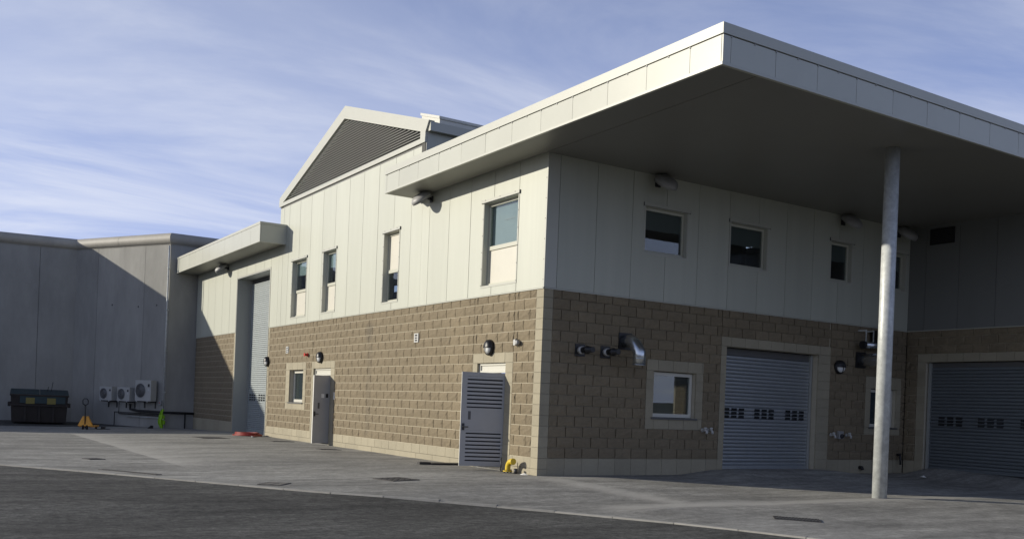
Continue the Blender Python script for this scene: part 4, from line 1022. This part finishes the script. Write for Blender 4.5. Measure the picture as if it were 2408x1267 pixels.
# ------------------------------------------------------------------ waste container by the wall
zg = hf(-6, 30.3)
t = empty('waste_container', 'dark lidded waste container with two yellow stickers against the concrete wall', 'container', (-5.82, 30.35, zg), math.radians(-6))
w, dp, h = 1.06, .70, 1.30
m_ = MB(); m_.add([(-w, -dp, .12), (w, -dp, .12), (w, dp, .12), (-w, dp, .12), (-w-.06, -dp-.14, h), (w+.06, -dp-.14, h), (w+.06, dp, h), (-w-.06, dp, h)], [(3, 2, 1, 0), (4, 5, 6, 7), (0, 1, 5, 4), (1, 2, 6, 5), (2, 3, 7, 6), (3, 0, 4, 7)]); m_.build('body', 'skip_brown', t, .015)
m_ = MB(); m_.box(-w-.09, w+.09, -dp-.17, -dp-.10, h*.62, h*.68); m_.box(-w-.09, w+.09, -dp-.19, -dp-.10, h-.06, h+.01); m_.build('rim', 'skip_brown', t, .01)
for x in (-.55, .0, .55): m_ = MB(); m_.box(x-.04, x+.04, -dp-.10, -dp+.02, .14, h*.62); m_.build('stiffener', 'skip_brown', t)
for x0, x1 in ((-w-.08, -.01), (.01, w+.08)):
    m_ = MB(); m_.add([(x0, -dp-.20, h+.015), (x1, -dp-.20, h+.015), (x1, dp+.02, h+.20), (x0, dp+.02, h+.20), (x0, -dp-.20, h+.055), (x1, -dp-.20, h+.055), (x1, dp+.02, h+.24), (x0, dp+.02, h+.24)], [(3, 2, 1, 0), (4, 5, 6, 7), (0, 1, 5, 4), (1, 2, 6, 5), (2, 3, 7, 6), (3, 0, 4, 7)]); m_.build('lid', 'skip_teal', t, .012)
m_ = MB(); m_.box(-w*.72, w*.95, -dp-.150, -dp-.143, h*.72, h*.98); m_.build('front_band', 'skip_teal', t)
for x in (-.36, .46): m_ = MB(); m_.box(x-.17, x+.17, -dp-.158, -dp-.151, h*.70, h*.90); m_.build('sticker', 'sticker_yellow', t)
for x in (-w-.16, w+.06): m_ = MB(); m_.box(x, x+.10, -dp-.02, dp-.2, h*.60, h*.74); m_.build('fork_pocket', 'skip_brown', t, .01)
for x in (-w+.15, w-.15):
    for yy_ in (-dp+.12, dp-.12): m_ = MB(); m_.tube([(x-.03, yy_, .06), (x+.03, yy_, .06)], .06, 14); m_.build('castor', 'rubber', t)
for x, zz in ((.46, .42), (.30, .22)): m_ = MB(); m_.tube([(x, .2, h+.15), (x+.05, .1, h+.15+zz)], .014, 6); m_.build('loose_rod', 'dark_steel', t)

# ------------------------------------------------------------------ pallet truck
t = empty('pallet_truck', 'orange pallet truck with upright black handle in front of the concrete wall', 'pallet truck', (-4.86, 24.3, hf(-4.86, 24.3)), math.radians(-20))
m_ = MB(); m_.add([(-.27, -.08, .13), (.27, -.08, .13), (.27, .16, .13), (-.27, .16, .13), (-.10, -.03, .52), (.10, -.03, .52), (.10, .10, .52), (-.10, .10, .52)], [(3, 2, 1, 0), (4, 5, 6, 7), (0, 1, 5, 4), (1, 2, 6, 5), (2, 3, 7, 6), (3, 0, 4, 7)]); m_.build('chassis', 'orange_paint', t, .012)
for x in (-.19, .19): m_ = MB(); m_.box(x-.08, x+.08, .161, 1.25, .085, .14); m_.build('fork', 'orange_paint', t, .012); m_ = MB(); m_.tube([(x-.04, 1.1, .045), (x+.04, 1.1, .045)], .042, 12); m_.build('load_roller', 'rubber', t)
for x in (-.07, .07): m_ = MB(); m_.tube([(x-.03, -.04, .09), (x+.03, -.04, .09)], .09, 18); m_.build('steer_wheel', 'rubber', t)
m_ = MB(); m_.tube([(0, -.06, .20), (0, -.10, .95)], .024, 10); m_.build('tow_arm', 'black_plastic', t)
m_ = MB(); m_.tube([(0, -.10, .94), (-.09, -.105, 1.0), (-.10, -.11, 1.13), (-.05, -.115, 1.20), (.05, -.115, 1.20), (.10, -.11, 1.13), (.09, -.105, 1.0), (0, -.10, .94)], .018, 8); m_.build('handle', 'black_plastic', t)
m_ = MB(); m_.tube([(0, .0, .12), (0, .0, .30)], .05, 12); m_.build('pump', 'dark_steel', t)
t = empty('steel_offcut', 'low dark steel offcut on the ground right of the pallet truck', 'offcut', (-4.15, 24.6, hf(-4.15, 24.6)+.004), .3)
m_ = MB(); m_.prism([(-.22, 0), (.22, 0), (.22, .02), (.02, .02), (.02, .10), (-.02, .10), (-.02, .02), (-.22, .02)], 1, -.15, .15); tt = m_.build('angle_bar', 'dark_steel', t)
t = empty('rubber_wedge', 'small black rubber wedge on the ground left of the hi-vis waistcoat', 'wedge', (-1.95, 26.5, hf(-1.95, 26.5)), .2)
m_ = MB(); m_.prism([(-.10, 0), (.10, 0), (.10, .12), (.04, .12)], 1, -.06, .06); m_.build('wedge_body', 'rubber', t, .006)

# ------------------------------------------------------------------ red hose coil, yellow bend, plates and drains
t = empty('red_hose', 'flat coil of red hose on the ground at the tall shutter', 'hose', (-.62, 17.3, hf(-.62, 17.3)))
pts = []
for k in range(190):
    a = k/24*2*math.pi; r = .38+.055*math.sin(k*.11)-.012*(k/24); pts.append((r*1.15*math.cos(a)+.02*math.sin(k*.31), r*1.55*math.sin(a), .02+.012*(k/24)+.008*math.sin(k*.5)))
pts += [(pts[-1][0]-.1, pts[-1][1]-.2, .03), (pts[-1][0]-.35, pts[-1][1]-.45, .02), (pts[-1][0]-.5, pts[-1][1]-.8, .02)]
m_ = MB(); m_.tube(pts, .019, 8); m_.build('coil', 'red_hose', t); m_ = MB(); m_.tube([pts[-1], (pts[-1][0]-.03, pts[-1][1]-.14, .022)], .026, 8); m_.build('coupling', 'galv_steel', t)

t = empty('yellow_pipe_bend', 'yellow flanged pipe bend standing at the wall beside the louvred door', 'pipe', (-.20, .80, hf(-.2, .8)))
t.scale = (.88, .88, .88)
m_ = MB(); m_.tube([(0, 0, .03), (0, 0, .10)]+[(0, -.165+.165*math.cos(a), .12+.165*math.sin(a)) for a in [i*math.pi/2/8 for i in range(1, 9)]]+[(0, -.20, .285)], .066, 18); m_.build('bend', 'yellow_paint', t)
m_ = MB(); m_.lathe([(.115, .03), (.115, .055), (.075, .06)], 20); m_.build('flange', 'yellow_paint', t, 0)
m_ = MB(); m_.lathe([(.078, 0), (.078, .045)], 18, T(0, -.195, .285) @ RX(math.pi/2)); m_.build('collar', 'yellow_paint', t)
for k in range(6): m_ = MB(); a = k*math.pi/3; m_.tube([(.095*math.cos(a), .095*math.sin(a), .0), (.095*math.cos(a), .095*math.sin(a), .085)], .012, 6); m_.build('bolt', 'dark_steel', t)
m_ = MB(); m_.tube([(-.10, .16, .02), (-.09, .17, .36)], .013, 8); m_.tube([(-.10, .16, .03), (0, .10, .03)], .016, 8); m_.build('lever', 'black_plastic', t)
m_ = MB(); m_.tube([(.05, -.27, .0), (.05, -.27, .12)], .045, 12); m_.build('stub', 'dark_steel', t)
t = empty('folded_rag', 'small pale rag at the foot of the corner block', 'rag', (-.10, .30, hf(-.1, .3)))
m_ = MB(); vs = [(.09*math.cos(a*.7)*(1+.3*math.sin(a*3)), .12*math.sin(a*.7), 0.0) for a in range(9)]; m_.add(vs+[(.0, .0, .035)], [(i, (i+1) % 9, 9) for i in range(9)]); m_.build('rag_cloth', 'paper', t)

def on_ground(name, label, cat, x, y, rz, group=None, dz=.006):
    e = .2; nx_ = (hf(x-e, y)-hf(x+e, y))/(2*e); ny_ = (hf(x, y-e)-hf(x, y+e))/(2*e)
    o = empty(name, label, cat, (x, y, hfn(x, y)+dz), 0, group)
    q = Vector((nx_, ny_, 1)).to_track_quat('Z', 'Y'); o.rotation_euler = (Matrix(q.to_matrix()).to_4x4() @ RZ(rz)).to_euler(); return o
def gully(label, x, y, rz, w, d, n, group='gully gratings in the paving', diag=.35):
    t = on_ground('drain_grate', label, 'drain', x, y, rz, group)
    m_ = MB()
    for b in ((-w/2, w/2, -d/2, -d/2+.025), (-w/2, w/2, d/2-.025, d/2), (-w/2, -w/2+.025, -d/2+.025, d/2-.025), (w/2-.025, w/2, -d/2+.025, d/2-.025)): m_.box(b[0], b[1], b[2], b[3], -.03, .004)
    m_.build('grate_frame', 'iron', t)
    m_ = MB(); m_.box(-w/2+.02, w/2-.02, -d/2+.02, d/2-.02, -.004, .0005); m_.build('sump', 'black_plastic', t)
    for k in range(n):
        x0 = -w/2+.05+k*(w-.1)/(n-1); m_ = MB(); sh = diag*d*.3
        m_.add([(x0-.008-sh, -d/2+.025, .004), (x0+.008-sh, -d/2+.025, .004), (x0+.008+sh, d/2-.025, .004), (x0-.008+sh, d/2-.025, .004), (x0-.008-sh, -d/2+.025, .0), (x0+.008-sh, -d/2+.025, .0), (x0+.008+sh, d/2-.025, .0), (x0-.008+sh, d/2-.025, .0)], [(0, 1, 2, 3), (4, 7, 6, 5), (0, 4, 5, 1), (3, 2, 6, 7), (0, 3, 7, 4), (1, 5, 6, 2)]); m_.build('grate_bar', 'iron_worn', t)
    m_ = MB(); m_.box(-w/2+.026, w/2-.026, -.012, .012, .0005, .0065); m_.build('cross_bar', 'iron_worn', t)
gully('iron gully grating in the pale concrete near the column', .03, -6.77, math.radians(-43), .66, .36, 13)
gully('iron gully grating on the seam between asphalt and concrete', -5.72, -.52, math.radians(-42), .50, .40, 8)
def cover(label, x, y, rz, w, d, m='iron'):
    t = on_ground('manhole_cover', label, 'manhole cover', x, y, rz, 'manhole covers in the yard', .003)
    m_ = MB()
    for b in ((-w/2, w/2, -d/2, -d/2+.03), (-w/2, w/2, d/2-.03, d/2), (-w/2, -w/2+.03, -d/2+.03, d/2-.03), (w/2-.03, w/2, -d/2+.03, d/2-.03)): m_.box(b[0], b[1], b[2], b[3], -.03, .008)
    m_.build('cover_frame', m, t)
    m_ = MB(); m_.box(-w/2+.036, w/2-.036, -d/2+.036, d/2-.036, -.03, .006); m_.build('lid', m, t)
    sm = MB(); sm.box(-.02, .02, -.006, .006, 0, .004); sme = sm.mesh('tread_bar', m)
    for i in range(7):
        for j in range(7): o = link('tread_bar', sme, t, (-w/2+.09+i*(w-.18)/6, -d/2+.09+j*(d-.18)/6, .006), (i+j) % 2*math.pi/2)
    return t
cover('square iron manhole cover in the concrete in front of the louvred door', -3.30, -.22, math.radians(12), .62, .62)
cover('dark manhole cover in the yard before the red hose', -2.55, 14.95, math.radians(5), 1.0, .9)
cover('small dark cover close to the wall right of the grey door', -.95, 8.95, 0, .45, .6)
cover('small dark cover before the ground-floor window', -.78, 13.3, 0, .4, .7)
cover('small dark cover at the far left of the concrete, near the seam', -7.57, 5.63, .3, .35, .35)
t = on_ground('steel_plate', 'dark steel plate lying on the concrete beside the louvred door', 'plate', -.42, 3.20, math.radians(8))
m_ = MB(); m_.box(-.17, .17, -.52, .35, .0, .035); m_.build('plate', 'dark_steel', t, .004); m_ = MB(); m_.box(-.10, .10, .36, .62, 0, .05); m_.build('timber_packer', 'iron', t, .004)
t = on_ground('litter', 'crumpled white paper on the ground before the right shutter', 'litter', 10.79, -1.56, .3)
m_ = MB(); rnd = random.Random(3); vs = [(rnd.uniform(.05, .11)*math.cos(a*math.pi/4), rnd.uniform(.05, .09)*math.sin(a*math.pi/4), rnd.uniform(0, .05)) for a in range(8)]; m_.add(vs+[(0, 0, .07)], [(i, (i+1) % 8, 8) for i in range(8)]); m_.build('crumpled_sheet', 'paper', t)
tag(link('slot_drain', None), '', '') if False else None
t = on_ground('slot_drain', 'narrow dark slot drain along the seam at the left', 'drain', -7.68, 2.05, math.atan2(1.73, -1.0)+.0, None, .004)
m_ = MB(); m_.box(-.75, .75, .10, .15, -.03, .006); m_.box(-.75, .75, .19, .24, -.03, .006); m_.build('rail', 'iron', t); m_ = MB(); m_.box(-.75, .75, .151, .189, -.03, .001); m_.build('slot', 'black_plastic', t)
